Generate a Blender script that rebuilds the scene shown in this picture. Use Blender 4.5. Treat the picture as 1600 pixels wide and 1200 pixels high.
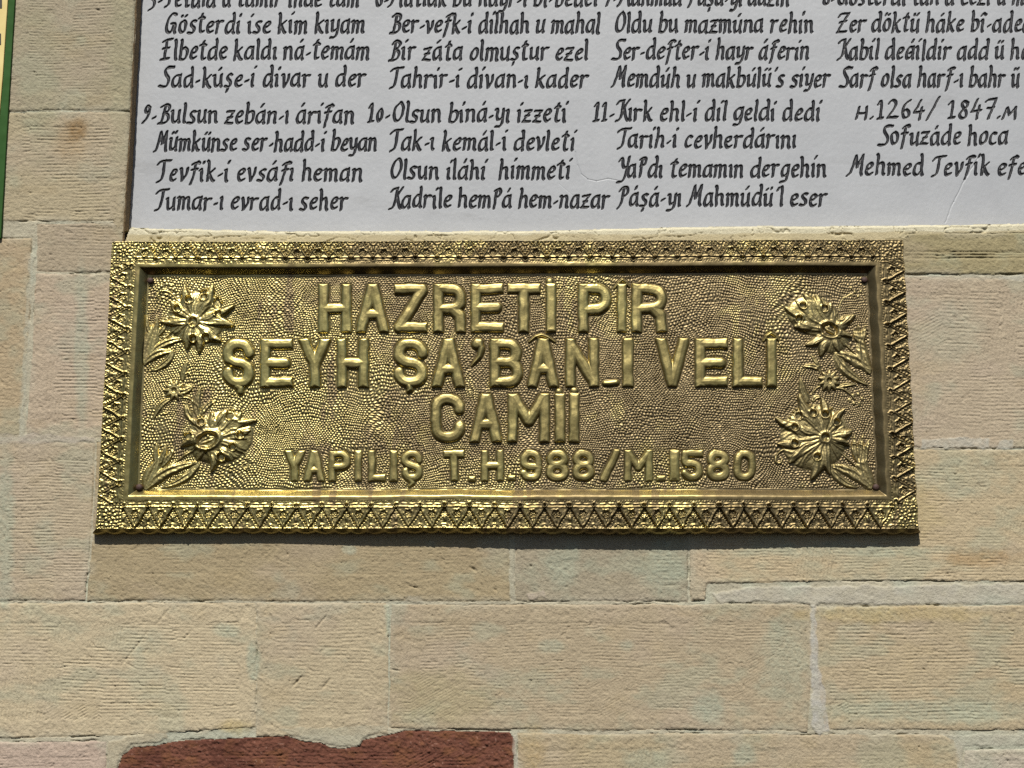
import bpy, math
import numpy as np
from mathutils import Vector, Matrix

for o in list(bpy.data.objects):
    bpy.data.objects.remove(o)
scene = bpy.context.scene
COL = scene.collection

# ------------------------------------------------------------------ camera
F = 2400.0                                   # focal length in photo pixels (1600 wide)
TH = math.atan(F / 11135.0)                  # the camera looks up by this much
CT, ST = math.cos(TH), math.sin(TH)
DIST = 2.4 * CT                              # metres from the wall
ZC = 1.65                                    # eye height
cam_d = bpy.data.cameras.new('camera')
cam = bpy.data.objects.new('camera', cam_d)
COL.objects.link(cam)
cam.location = (0, -DIST, ZC)
cam.rotation_euler = (math.pi / 2 + TH, 0, 0)
cam_d.sensor_width = 36.0
cam_d.lens = 36.0 * F / 1600.0
cam_d.clip_start = 0.05
cam_d.clip_end = 200
scene.camera = cam

# ------------------------------------------------------------------ light
SUN = Vector((-0.11, -1.0, 1.30)).normalized()      # towards the sun
elev = math.asin(SUN.z)
azim = math.atan2(SUN.x, SUN.y)
world = bpy.data.worlds.new('World')
scene.world = world
world.use_nodes = True
wn, wl = world.node_tree.nodes, world.node_tree.links
wn.clear()
sky = wn.new('ShaderNodeTexSky')
sky.sky_type = 'NISHITA'
sky.sun_disc = False
sky.sun_elevation = elev
sky.sun_rotation = azim
bg = wn.new('ShaderNodeBackground')
bg.inputs['Strength'].default_value = 0.05
wo = wn.new('ShaderNodeOutputWorld')
wl.new(sky.outputs[0], bg.inputs[0])
wl.new(bg.outputs[0], wo.inputs[0])
sun_d = bpy.data.lights.new('sun', 'SUN')
sun_d.energy = 5.0
sun_d.angle = math.radians(0.5)
sun_d.color = (1.0, 0.96, 0.87)
sun = bpy.data.objects.new('sun', sun_d)
COL.objects.link(sun)
sun.rotation_euler = (-SUN).to_track_quat('-Z', 'Y').to_euler()
sun.location = SUN * 6
vs = scene.view_settings
scene.display_settings.display_device = 'sRGB'
vs.view_transform = 'Standard'
vs.look = 'None'
vs.exposure = 0.06
vs.gamma = 1.0
vs.use_curve_mapping = False
scene.render.engine = 'CYCLES'
scene.cycles.use_denoising = False          # keeps the fine grain of the stone and the hammered metal
scene.cycles.sample_clamp_indirect = 4.0
scene.cycles.sample_clamp_direct = 12.0

# ------------------------------------------------------------------ helpers
F4 = np.float64


def unproj(px, py, y=0.0):
    """photo pixel -> (X, Z) on the vertical plane at depth y"""
    u = (np.asarray(px, F4) - 800.0) / F
    v = (600.0 - np.asarray(py, F4)) / F
    dy = CT - v * ST
    dz = ST + v * CT
    k = (y + DIST) / dy
    return u * k, ZC + dz * k


def proj(X, Z, y=0.0):
    ry = y + DIST
    rz = Z - ZC
    dep = ry * CT + rz * ST
    up = -ry * ST + rz * CT
    return 800.0 + F * X / dep, 600.0 - F * up / dep


def sm(x):
    x = np.clip(x, 0, 1)
    return x * x * (3 - 2 * x)


_T = np.random.RandomState(11).rand(256, 256).astype(np.float32)


def vn(x, y, seed=0):
    xi = np.floor(x).astype(np.int32)
    yi = np.floor(y).astype(np.int32)
    fx = (x - xi).astype(np.float32)
    fy = (y - yi).astype(np.float32)
    fx = fx * fx * (3 - 2 * fx)
    fy = fy * fy * (3 - 2 * fy)
    a = (xi + seed * 37) & 255
    b = (yi + seed * 91) & 255
    a1 = (a + 1) & 255
    b1 = (b + 1) & 255
    t = _T[a, b] * (1 - fx) + _T[a1, b] * fx
    s = _T[a, b1] * (1 - fx) + _T[a1, b1] * fx
    return (t * (1 - fy) + s * fy) * 2 - 1


def fbm(x, y, octs=3, seed=0):
    r = 0
    a = 1.0
    n = 0
    for k in range(octs):
        r = r + a * vn(x, y, seed + 3 * k)
        n += a
        x, y, a = x * 2.03 + 7.1, y * 2.03 + 3.3, a * 0.5
    return r / n


def segq(px, py, x0, y0, x1, y1):
    """distance to a segment and the parameter along it"""
    dx, dy = x1 - x0, y1 - y0
    L = dx * dx + dy * dy + 1e-9
    t = np.clip(((px - x0) * dx + (py - y0) * dy) / L, 0, 1)
    return np.hypot(px - x0 - t * dx, py - y0 - t * dy), t


def polysdf(px, py, pts):
    """signed distance to a polygon, positive inside"""
    d = np.full(px.shape, 1e9)
    ins = np.zeros(px.shape, bool)
    n = len(pts)
    for i in range(n):
        x0, y0 = pts[i]
        x1, y1 = pts[(i + 1) % n]
        q, _ = segq(px, py, x0, y0, x1, y1)
        d = np.minimum(d, q)
        if y0 != y1:
            c = ((y0 > py) != (y1 > py)) & (px < (x1 - x0) * (py - y0) / (y1 - y0) + x0)
            ins ^= c
    return np.where(ins, d, -d)


def empty(name, loc, label, cat, group=None):
    o = bpy.data.objects.new(name, None)
    COL.objects.link(o)
    o.location = loc
    o.empty_display_size = 0.05
    o['label'] = label
    o['category'] = cat
    o['kind'] = 'thing'
    if group:
        o['group'] = group
    return o


def raw_mesh(name, co, quads, mat, parent=None, col=None, smooth=True):
    me = bpy.data.meshes.new(name)
    nv, nq = len(co), len(quads)
    if parent is not None:
        co = co - np.array(parent['_w'])
    me.vertices.add(nv)
    me.vertices.foreach_set('co', np.ascontiguousarray(co, np.float32).ravel())
    me.loops.add(nq * 4)
    me.loops.foreach_set('vertex_index', np.ascontiguousarray(quads, np.int32).ravel())
    me.polygons.add(nq)
    me.polygons.foreach_set('loop_start', np.arange(0, nq * 4, 4, dtype=np.int32))
    me.polygons.foreach_set('use_smooth', np.full(nq, smooth))
    if col is not None:
        at = me.color_attributes.new('Col', 'FLOAT_COLOR', 'POINT')
        c4 = np.ones((nv, 4), np.float32)
        c4[:, :3] = col
        at.data.foreach_set('color', c4.ravel())
    me.update(calc_edges=True)
    me.materials.append(mat)
    o = bpy.data.objects.new(name, me)
    COL.objects.link(o)
    if parent is not None:
        o.parent = parent
    return o


def grid_mesh(name, X, Z, Y, cells, mat, parent=None, col=None):
    """X, Z, Y are 2-D vertex arrays (row 0 on top); cells is the mask of quads to keep"""
    nr, nc = Y.shape
    r, c = np.nonzero(cells)
    if len(r) == 0:
        return None
    base = r * nc + c
    q = np.stack([base, base + nc, base + nc + 1, base + 1], 1)
    used = np.unique(q)
    remap = np.zeros(nr * nc, np.int32)
    remap[used] = np.arange(len(used))
    co = np.stack([X.ravel()[used], Y.ravel()[used], Z.ravel()[used]], 1)
    cc = None if col is None else col.reshape(-1, 3)[used]
    return raw_mesh(name, co, remap[q], mat, parent, cc)


def cellmean(a):
    return (a[:-1, :-1] + a[1:, :-1] + a[:-1, 1:] + a[1:, 1:]) * 0.25


class Grid:
    def __init__(self, px0, py0, px1, py1, step, y):
        xs, zs = [], []
        for p in ((px0, py0), (px1, py0), (px0, py1), (px1, py1)):
            a, b = unproj(p[0], p[1], y)
            xs.append(float(a)); zs.append(float(b))
        self.x = np.arange(min(xs), max(xs), step * 1e-3)
        self.z = np.arange(max(zs), min(zs), -step * 1e-3)
        self.X, self.Z = np.meshgrid(self.x, self.z)
        self.PX, self.PY = proj(self.X, self.Z, y)
        self.y = y

    def win(self, px0, py0, px1, py1):
        xs, zs = [], []
        for p in ((px0, py0), (px1, py0), (px0, py1), (px1, py1)):
            a, b = unproj(p[0], p[1], self.y)
            xs.append(float(a)); zs.append(float(b))
        c0 = max(int(np.searchsorted(self.x, min(xs))) - 1, 0)
        c1 = min(int(np.searchsorted(self.x, max(xs))) + 2, len(self.x))
        zz = -self.z
        r0 = max(int(np.searchsorted(zz, -max(zs))) - 1, 0)
        r1 = min(int(np.searchsorted(zz, -min(zs))) + 2, len(self.z))
        return slice(r0, r1), slice(c0, c1)


def lin(r, g, b):
    f = lambda v: (v / 255 / 12.92) if v / 255 <= 0.04045 else ((v / 255 + 0.055) / 1.055) ** 2.4
    return np.array([f(r), f(g), f(b)])


# ------------------------------------------------------------------ materials
def new_mat(name):
    m = bpy.data.materials.new(name)
    m.use_nodes = True
    nt = m.node_tree
    b = nt.nodes['Principled BSDF']
    return m, nt, b


def noise_node(nt, scale, detail=3, rough=0.55):
    tc = nt.nodes.new('ShaderNodeTexCoord')
    n = nt.nodes.new('ShaderNodeTexNoise')
    n.inputs['Scale'].default_value = scale
    n.inputs['Detail'].default_value = detail
    n.inputs['Roughness'].default_value = rough
    nt.links.new(tc.outputs['Object'], n.inputs['Vector'])
    return n


def ramp(nt, src, stops):
    r = nt.nodes.new('ShaderNodeValToRGB')
    el = r.color_ramp.elements
    while len(el) < len(stops):
        el.new(0.5)
    for e, (p, c) in zip(el, stops):
        e.position = p
        e.color = (*c, 1) if len(c) == 3 else c
    nt.links.new(src, r.inputs[0])
    return r


def mul(nt, a, b, fac=1.0):
    m = nt.nodes.new('ShaderNodeMixRGB')
    m.blend_type = 'MULTIPLY'
    m.inputs[0].default_value = fac
    nt.links.new(a, m.inputs[1])
    nt.links.new(b, m.inputs[2])
    return m.outputs[0]


def add_bump(nt, b, src, dist, strength=1.0):
    bp = nt.nodes.new('ShaderNodeBump')
    bp.inputs['Strength'].default_value = strength
    bp.inputs['Distance'].default_value = dist
    nt.links.new(src, bp.inputs['Height'])
    nt.links.new(bp.outputs[0], b.inputs['Normal'])


def stone_material(name):
    m, nt, b = new_mat(name)
    at = nt.nodes.new('ShaderNodeAttribute')
    at.attribute_name = 'Col'
    n1 = noise_node(nt, 420, 4, 0.7)
    r1 = ramp(nt, n1.outputs[0], [(0.25, (0.80, 0.79, 0.78)), (0.72, (1.14, 1.14, 1.14))])
    n2 = noise_node(nt, 38, 4, 0.6)
    r2 = ramp(nt, n2.outputs[0], [(0.3, (0.92, 0.91, 0.90)), (0.7, (1.06, 1.06, 1.05))])
    c = mul(nt, at.outputs['Color'], r1.outputs[0])
    c = mul(nt, c, r2.outputs[0])
    nt.links.new(c, b.inputs['Base Color'])
    b.inputs['Roughness'].default_value = 0.93
    b.inputs['Specular IOR Level'].default_value = 0.2
    n3 = noise_node(nt, 330, 4, 0.7)
    add_bump(nt, b, n3.outputs[0], 0.0016, 0.8)
    return m


M_STONE = stone_material('sandstone')


def brass_material(name, bright, dull, r0, r1, bump=0.0003):
    m, nt, b = new_mat(name)
    n1 = noise_node(nt, 9, 6, 0.62)
    at = nt.nodes.new('ShaderNodeAttribute')
    at.attribute_name = 'Col'
    ad = nt.nodes.new('ShaderNodeMath')
    ad.operation = 'MULTIPLY_ADD'
    ad.inputs[1].default_value = 0.8
    nt.links.new(n1.outputs[0], ad.inputs[0])
    nt.links.new(at.outputs['Fac'], ad.inputs[2])
    r = ramp(nt, ad.outputs[0], [(0.45, bright), (0.80, tuple((a_ + b_) * 0.5 for a_, b_ in zip(bright, dull))), (1.0, dull)])
    n2 = noise_node(nt, 130, 4, 0.6)
    rr = ramp(nt, n2.outputs[0], [(0.3, (0.80, 0.79, 0.76)), (0.68, (1.05, 1.05, 1.05))])
    c = mul(nt, r.outputs[0], rr.outputs[0])
    nt.links.new(c, b.inputs['Base Color'])
    b.inputs['Metallic'].default_value = 1.0
    mr = nt.nodes.new('ShaderNodeMapRange')
    mr.inputs[1].default_value = 0.5
    mr.inputs[2].default_value = 1.1
    mr.inputs[3].default_value = r0
    mr.inputs[4].default_value = r1
    nt.links.new(ad.outputs[0], mr.inputs[0])
    nt.links.new(mr.outputs[0], b.inputs['Roughness'])
    n3 = noise_node(nt, 210, 3, 0.6)
    add_bump(nt, b, n3.outputs[0], bump, 0.6)
    return m


M_PANEL = brass_material('hammered_brass', (0.35, 0.292, 0.128), (0.205, 0.160, 0.090), 0.36, 0.48)
M_FRAME = brass_material('tooled_brass', (0.40, 0.332, 0.135), (0.21, 0.163, 0.085), 0.34, 0.48)
M_LETTER = brass_material('polished_brass', (0.56, 0.475, 0.185), (0.36, 0.295, 0.125), 0.33, 0.46, 0.0004)
M_FLOWER = brass_material('chased_brass', (0.54, 0.45, 0.19), (0.33, 0.268, 0.13), 0.36, 0.48, 0.0007)

M_NAIL, nt, b = new_mat('rusty_nail')
b.inputs['Base Color'].default_value = (0.055, 0.026, 0.02, 1)
b.inputs['Roughness'].default_value = 0.7

M_MARBLE, nt, b = new_mat('grey_white_marble')
n1 = noise_node(nt, 7, 8, 0.7)
r1_ = ramp(nt, n1.outputs[0], [(0.3, (0.35, 0.362, 0.388)), (0.7, (0.413, 0.427, 0.455))])
n2 = noise_node(nt, 700, 2, 0.5)
r2_ = ramp(nt, n2.outputs[0], [(0.3, (0.93, 0.93, 0.93)), (0.66, (1.03, 1.03, 1.03)), (0.8, (1.30, 1.30, 1.30))])
mp = nt.nodes.new('ShaderNodeMapping')
mp.inputs['Scale'].default_value = (0.35, 1.0, 1.6)
tc_m = nt.nodes.new('ShaderNodeTexCoord')
n5 = nt.nodes.new('ShaderNodeTexNoise')
n5.inputs['Scale'].default_value = 9.0
n5.inputs['Detail'].default_value = 9.0
n5.inputs['Roughness'].default_value = 0.68
nt.links.new(tc_m.outputs['Object'], mp.inputs['Vector'])
nt.links.new(mp.outputs[0], n5.inputs['Vector'])
r5 = ramp(nt, n5.outputs[0], [(0.28, (0.78, 0.77, 0.76)), (0.42, (0.97, 0.97, 0.97)), (0.6, (1.0, 1.0, 1.0)), (0.78, (1.08, 1.08, 1.07))])
cm_m = mul(nt, r1_.outputs[0], r2_.outputs[0])
nt.links.new(mul(nt, cm_m, r5.outputs[0]), b.inputs['Base Color'])
b.inputs['Roughness'].default_value = 0.55

M_INK, nt, b = new_mat('black_letter_paint')
n1 = noise_node(nt, 160, 3)
r1_ = ramp(nt, n1.outputs[0], [(0.3, (0.004, 0.004, 0.006)), (0.75, (0.022, 0.022, 0.028))])
nt.links.new(r1_.outputs[0], b.inputs['Base Color'])
b.inputs['Roughness'].default_value = 0.5

M_GREEN, nt, b = new_mat('green_paint')
n1 = noise_node(nt, 60, 4)
r1_ = ramp(nt, n1.outputs[0], [(0.3, (0.024, 0.075, 0.014)), (0.7, (0.036, 0.10, 0.024))])
nt.links.new(r1_.outputs[0], b.inputs['Base Color'])
b.inputs['Roughness'].default_value = 0.7
b.inputs['Specular IOR Level'].default_value = 0.15
M_GILT, nt, b = new_mat('gold_paint')
n1 = noise_node(nt, 30, 4)
r1_ = ramp(nt, n1.outputs[0], [(0.3, (0.62, 0.48, 0.17)), (0.7, (0.72, 0.58, 0.24))])
nt.links.new(r1_.outputs[0], b.inputs['Base Color'])
b.inputs['Roughness'].default_value = 0.5
M_DARK, nt, b = new_mat('dark_lettering')
b.inputs['Base Color'].default_value = (0.03, 0.025, 0.015, 1)
b.inputs['Roughness'].default_value = 0.6

# ------------------------------------------------------------------ stone wall
def root_at(name, px, py, y, label, cat):
    x, z = unproj(px, py, y)
    o = empty(name, (float(x), y, float(z)), label, cat)
    o['_w'] = (float(x), y, float(z))
    return o


wall = root_at('stone_wall', 800, 1330, 0.0,
               'pale beige ashlar wall with combed stone blocks and one dark red block', 'wall')

BEI = lin(186, 167, 139)
# polygon, colour (sRGB as it looks sunlit), comb box (px0,py0,px1,py1), comb strength, proud mm, label
BLOCKS = [
    ([(-140, -150), (217, -150), (208, 60), (204, 173), (-140, 173)], (180, 166, 136), (42, -150, 181, 150), 0.75, 0.4, None),
    ([(-140, 175), (204, 175), (192, 372), (176, 372), (176, 345), (-140, 347)], (181, 165, 133), (33, 196, 172, 343), 1.0, 0.0, None),
    ([(-140, 373), (49, 373), (47, 480), (38, 600), (30, 683), (-140, 683)], (185, 163, 129), (-140, 395, 18, 660), 0.35, 0.5, None),
    ([(58, 350), (260, 347), (260, 424), (57, 425)], (184, 166, 138), (84, 352, 260, 404), 0.9, -0.3, None),
    ([(56, 428), (260, 427), (260, 683), (41, 685), (50, 560)], (187, 167, 141), (72, 450, 166, 664), 1.0, 0.2, None),
    ([(-140, 690), (149, 690), (142, 830), (133, 938), (-140, 938)], (187, 169, 140), (12, 716, 139, 915), 0.95, 0.1, None),
    ([(151, 690), (260, 690), (260, 790), (794, 790), (797, 939), (136, 939), (145, 840)], (176, 157, 122), (150, 838, 745, 900), 0.42, 0.3, None),
    ([(804, 790), (1077, 790), (1075, 939), (806, 939)], (178, 164, 137), (980, 842, 1066, 918), 0.6, -0.3, None),
    ([(1079, 790), (1380, 790), (1380, 702), (1760, 702), (1760, 908), (1270, 908), (1150, 912), (1104, 913), (1102, 938), (1079, 938)],
     (193, 173, 138), (1105, 725, 1760, 906), 0.8, 0.3, None),
    ([(1380, 433), (1760, 433), (1760, 700), (1380, 700)], (191, 172, 144), (1424, 455, 1760, 690), 0.7, 0.2, None),
    ([(1380, 366), (1760, 360), (1760, 427), (1380, 429)], (172, 157, 117), (1410, 390, 1760, 406), 1.4, 1.2, None),
    ([(-140, 942), (400, 942), (399, 1136), (190, 1150), (-140, 1155)], (195, 177, 144), (-140, 970, 375, 1126), 1.0, 0.2, None),
    ([(401, 942), (604, 942), (607, 1000), (605, 1148), (400, 1150)], (192, 174, 141), (428, 966, 580, 1120), 0.6, 0.2, None),
    ([(612, 944), (1266, 944), (1268, 1050), (1262, 1142), (800, 1140), (607, 1138), (609, 1020)], (187, 168, 137), (616, 970, 1240, 1122), 0.62, 0.0, None),
    ([(1272, 948), (1760, 945), (1760, 1141), (1290, 1140), (1282, 1090), (1273, 1020)], (197, 177, 142), (1294, 972, 1760, 1126), 0.95, 0.4, None),
    ([(-140, 1159), (165, 1159), (166, 1330), (-140, 1330)], (191, 168, 148), (-140, 1180, 142, 1330), 0.7, 0.2, None),
    ([(183, 1200), (190, 1180), (208, 1168), (240, 1166), (262, 1160), (300, 1156), (360, 1153), (432, 1150), (446, 1148), (470, 1157),
      (500, 1160), (516, 1168), (540, 1169), (562, 1166), (566, 1156), (600, 1150), (632, 1141), (700, 1141), (796, 1143), (803, 1156), (802, 1330), (178, 1330)],
     (120, 76, 59), (190, 1174, 760, 1330), 0.9, -1.2, 'dark red stone block with ragged mortar along its top'),
    ([(809, 1146), (1470, 1148), (1490, 1156), (1497, 1180), (1498, 1330), (808, 1330)], (190, 171, 136), (835, 1168, 1470, 1330), 0.5, 0.1, None),
    ([(1506, 1172), (1760, 1168), (1760, 1330), (1506, 1330)], (190, 178, 156), (1540, 1185, 1760, 1330), 0.4, 0.2, None),
]
STEP = 1.25
g = Grid(-140, -150, 1760, 1330, STEP, 0.0)
PX, PY = g.PX, g.PY
wob = 1.3
WX = PX + wob * fbm(PX / 11, PY / 11, 3, 1) + 1.2 * vn(PX / 60, PY / 60, 2)
WY = PY + wob * fbm(PX / 11, PY / 11, 3, 4) + 1.2 * vn(PX / 60, PY / 60, 5)
best = np.full(PX.shape, -9.0)
bid = np.full(PX.shape, -1, np.int32)
for i, bl in enumerate(BLOCKS):
    pts = np.array(bl[0], float)
    w = g.win(pts[:, 0].min() - 12, pts[:, 1].min() - 12, pts[:, 0].max() + 12, pts[:, 1].max() + 12)
    s = polysdf(WX[w], WY[w], bl[0])
    up = s > best[w]
    best[w] = np.where(up, s, best[w])
    bid[w] = np.where(up, i, bid[w])

_g = np.random.RandomState(3).rand(*PX.shape).astype(np.float32) * 2 - 1
_g1 = (_g + np.roll(_g, 1, 0) + np.roll(_g, 1, 1) + np.roll(_g, (1, 1), (0, 1))) * 0.5       # fine sand grain
_g2 = (_g1 + np.roll(_g1, 2, 0) + np.roll(_g1, 2, 1) + np.roll(_g1, (2, 2), (0, 1))) * 0.5
grain = 0.45 * _g1 + 0.55 * _g2
med = fbm(PX / 14, PY / 14, 3, 35)
big = fbm(PX / 90, PY / 90, 3, 39)
vbig = fbm(PX / 180, PY / 120, 3, 43)
H = np.zeros(PX.shape)
C = np.zeros(PX.shape + (3,))
# mortar: nearly flush, pale, crumbly
mort = -1.0 + 0.7 * med + 0.35 * grain + 0.7 * vn(PX / 30, PY / 30, 47)
crack = sm((fbm(PX / 34, PY / 34, 3, 51) - 0.16) / 0.25) * sm((best + 2.2 + 0.8 * vn(PX / 7, PY / 7, 53)) / 1.5)
mort = mort - 2.4 * crack
mc = lin(193, 182, 155)[None, None] * (1 + 0.06 * med[..., None])
mint = sm((big - 0.15) / 0.3)[..., None]
mc = mc * (1 - 0.5 * mint) + 0.5 * mint * lin(184, 188, 166)
H[:] = mort
C[:] = mc
ALB = 0.98
MINTC = lin(170, 174, 148)
PINK = lin(190, 170, 150)
OCH = lin(184, 158, 112)
for i, (pts, rgb, box, amp, proud, lab) in enumerate(BLOCKS):
    P = np.array(pts, float)
    w = g.win(P[:, 0].min() - 4, P[:, 1].min() - 4, P[:, 0].max() + 4, P[:, 1].max() + 4)
    m = (bid[w] == i) & (best[w] > 0)
    x, y = PX[w], PY[w]
    ed = best[w]
    # combed panel
    inb = np.minimum(np.minimum(x - box[0], box[2] - x), np.minimum(y - box[1], box[3] - y))
    inb = inb + 1.5 * vn(x / 9, y / 9, 60 + i)
    cm = sm(inb / 3.0)
    # the comb was struck in patches, each with its own phase, pitch and tilt
    pw = 62.0 + 9 * (i % 4)
    cx = x / pw + 0.35 * vn(x / 40, y / 40, 70 + i) + i * 0.37
    ci = np.floor(cx)
    cy_ = y / 88.0 + 0.2 * vn(x / 50, y / 50, 72 + i) + 0.5 * (ci % 2)
    ri = np.floor(cy_)
    hsh = _T[(ci.astype(int) * 7 + i * 13) & 255, (ri.astype(int) * 11 + 5 * i) & 255]
    hsh2 = _T[(ci.astype(int) * 5 + i * 3) & 255, (ri.astype(int) * 17 + 9 * i) & 255]
    tilt = (hsh - 0.5) * 0.10
    per = 5.3 + 0.35 * ((i * 7) % 5 - 2) + 0.5 * (hsh2 - 0.5)
    vert = (hsh2 > 0.90)                      # a few patches were struck upright or aslant
    slant = (hsh2 < 0.05)
    yy = np.where(vert, x + 0.12 * y, np.where(slant, y + 0.55 * x, y))
    ph = (yy + tilt * x + 0.5 * vn(x / 38, y / 22, 80 + i) + 0.22 * vn(x / 9, y / 9, 84 + i) + 2.5 * hsh) / per
    fr = ph - np.floor(ph)
    saw = np.where(fr < 0.76, fr / 0.76, (1 - fr) / 0.24)          # long slope and a short steep step
    lineh = _T[(np.floor(ph).astype(int) + i * 29) & 255, (ci.astype(int) + 3) & 255]
    wear = sm((fbm(x / 48, y / 34, 3, 90 + i) + 0.55) / 0.6)
    wear2 = 0.25 + 0.75 * sm((vn(x / 13, y / 4.5, 95 + i) + 0.35) / 0.7)
    comb = amp * cm * (0.25 + 0.75 * wear) * wear2 * (0.5 + 0.7 * lineh) * (saw - 0.75) * 1.9
    h = proud + comb + 0.40 * grain[w] * (1 + 0.30 * (1 - cm)) + 0.16 * med[w] + 0.9 * big[w] - 0.30 * cm
    # pits
    pit = sm((vn(x / 3.1, y / 3.1, 110 + i) - 0.84) / 0.08) * (vn(x / 40, y / 40, 115 + i) > 0.0)
    h = h - 1.5 * pit
    chip = sm((fbm(x / 26, y / 20, 4, 117 + i) - 0.47) / 0.05)
    h = h - 0.6 * chip
    h = h - 0.8 * (1 - sm(ed / 3.0)) - 0.9 * sm((2.6 - ed) / 2.6) * sm(vn(x / 12, y / 12, 120) + 0.2)
    if lab:
        h = h + 0.55 * grain[w] + 0.9 * fbm(x / 9, y / 6, 3, 139)
    H[w] = np.where(m, h, H[w])
    c = lin(*rgb)
    if lab is None:
        c = (c * 0.95 + 0.05 * BEI) * (1 + 0.07 * (((i * 5) % 7) / 3.0 - 1))                 # the blocks differ only a little in colour
    c = c[None, None] * np.ones(x.shape + (1,))
    if lab is None:
        t1 = (0.34 * sm((fbm(x / 55, y / 34, 5, 130 + i) - 0.02) / 0.4))[..., None]
        c = c * (1 - t1) + t1 * MINTC
        t2 = (0.26 * sm((fbm(x / 120, y / 80, 5, 150 + i) - 0.0) / 0.5))[..., None]
        c = c * (1 - t2) + t2 * PINK
        t3 = (0.14 * sm((fbm(x / 60, y / 30, 5, 170 + i) - 0.22) / 0.35))[..., None]
        c = c * (1 - t3) + t3 * OCH
        edge = (0.35 * (1 - sm(ed / 14)) * sm(vn(x / 24, y / 24, 190 + i) + 0.4))[..., None]
        c = c * (1 - edge) + edge * lin(193, 183, 158)
    else:
        t1 = sm((fbm(x / 20, y / 14, 4, 130 + i)) / 0.5)[..., None]
        c = c * (1 - 0.6 * t1) + 0.6 * t1 * lin(128, 84, 54)
        t4 = sm((fbm(x / 34, y / 24, 4, 137) - 0.1) / 0.3)[..., None]
        c = c * (1 - 0.5 * t4) + 0.5 * t4 * lin(88, 50, 40)
        t2 = sm((vn(x / 2.6, y / 2.6, 133) - 0.78) / 0.12)[..., None]
        c = c * (1 - 0.5 * t2) + 0.5 * t2 * lin(180, 140, 120)
    C[w] = np.where(m[..., None], c, C[w])

# mineral stains: greenish copper wash, rust and ochre spots, each in its own place on the stone
def stain(cx, cy, rx, ry, rgb, k, seed):
    w = g.win(cx - rx * 1.6, cy - ry * 1.6, cx + rx * 1.6, cy + ry * 1.6)
    x, y = PX[w], PY[w]
    q = np.hypot((x - cx) / rx, (y - cy) / ry) + 0.45 * fbm(x / 22, y / 16, 4, seed)
    a = (k * (1 - sm((q - 0.45) / 0.75)) * (0.8 + 0.2 * grain[w]))[..., None]
    C[w] = C[w] * (1 - a) + a * lin(*rgb)


MI = (173, 178, 153)
for j, a in enumerate([(118, 204, 16, 22, (128, 92, 44), 0.6), (110, 215, 34, 40, (168, 134, 88), 0.4), (1530, 872, 70, 16, (172, 132, 80), 0.5),
                       (1420, 800, 60, 60, (190, 168, 116), 0.4), (880, 880, 34, 48, MI, 0.6), (1040, 885, 42, 50, MI, 0.6), (1228, 1025, 46, 78, MI, 0.5),
                       (1105, 1105, 30, 26, MI, 0.6), (860, 1010, 24, 14, MI, 0.5), (980, 1008, 16, 12, MI, 0.5), (1440, 1112, 190, 20, MI, 0.55),
                       (127, 545, 12, 130, MI, 0.55), (8, 830, 16, 150, MI, 0.6), (70, 840, 20, 40, MI, 0.4), (1165, 1180, 22, 20, MI, 0.55),
                       (1010, 1185, 44, 20, MI, 0.5), (545, 858, 13, 9, (186, 186, 160), 0.7), (210, 1000, 70, 26, MI, 0.35), (395, 1035, 12, 34, MI, 0.7),
                       (355, 985, 26, 12, MI, 0.5), (1330, 860, 200, 12, MI, 0.5), (1480, 520, 60, 60, MI, 0.3), (1500, 745, 80, 34, MI, 0.35),
                       (60, 120, 40, 140, (166, 160, 128), 0.45), (190, 110, 26, 180, (170, 164, 132), 0.5), (1390, 960, 160, 16, (194, 170, 112), 0.5),
                       (372, 1135, 30, 14, (196, 170, 104), 0.5), (690, 1090, 90, 50, (176, 164, 120), 0.4), (830, 1170, 24, 40, (184, 150, 90), 0.45)]):
    stain(*a, 700 + j)

# single chisel cuts and drill holes seen in the photo
def cut(x0, y0, x1, y1, wd, dep):
    w = g.win(min(x0, x1) - 8, min(y0, y1) - 8, max(x0, x1) + 8, max(y0, y1) + 8)
    q, t = segq(PX[w], PY[w], x0, y0, x1, y1)
    H[w] -= dep * (1 - sm(q / wd)) * (0.3 + 0.7 * np.sin(math.pi * np.clip(t, 0.05, 0.95)))


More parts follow.
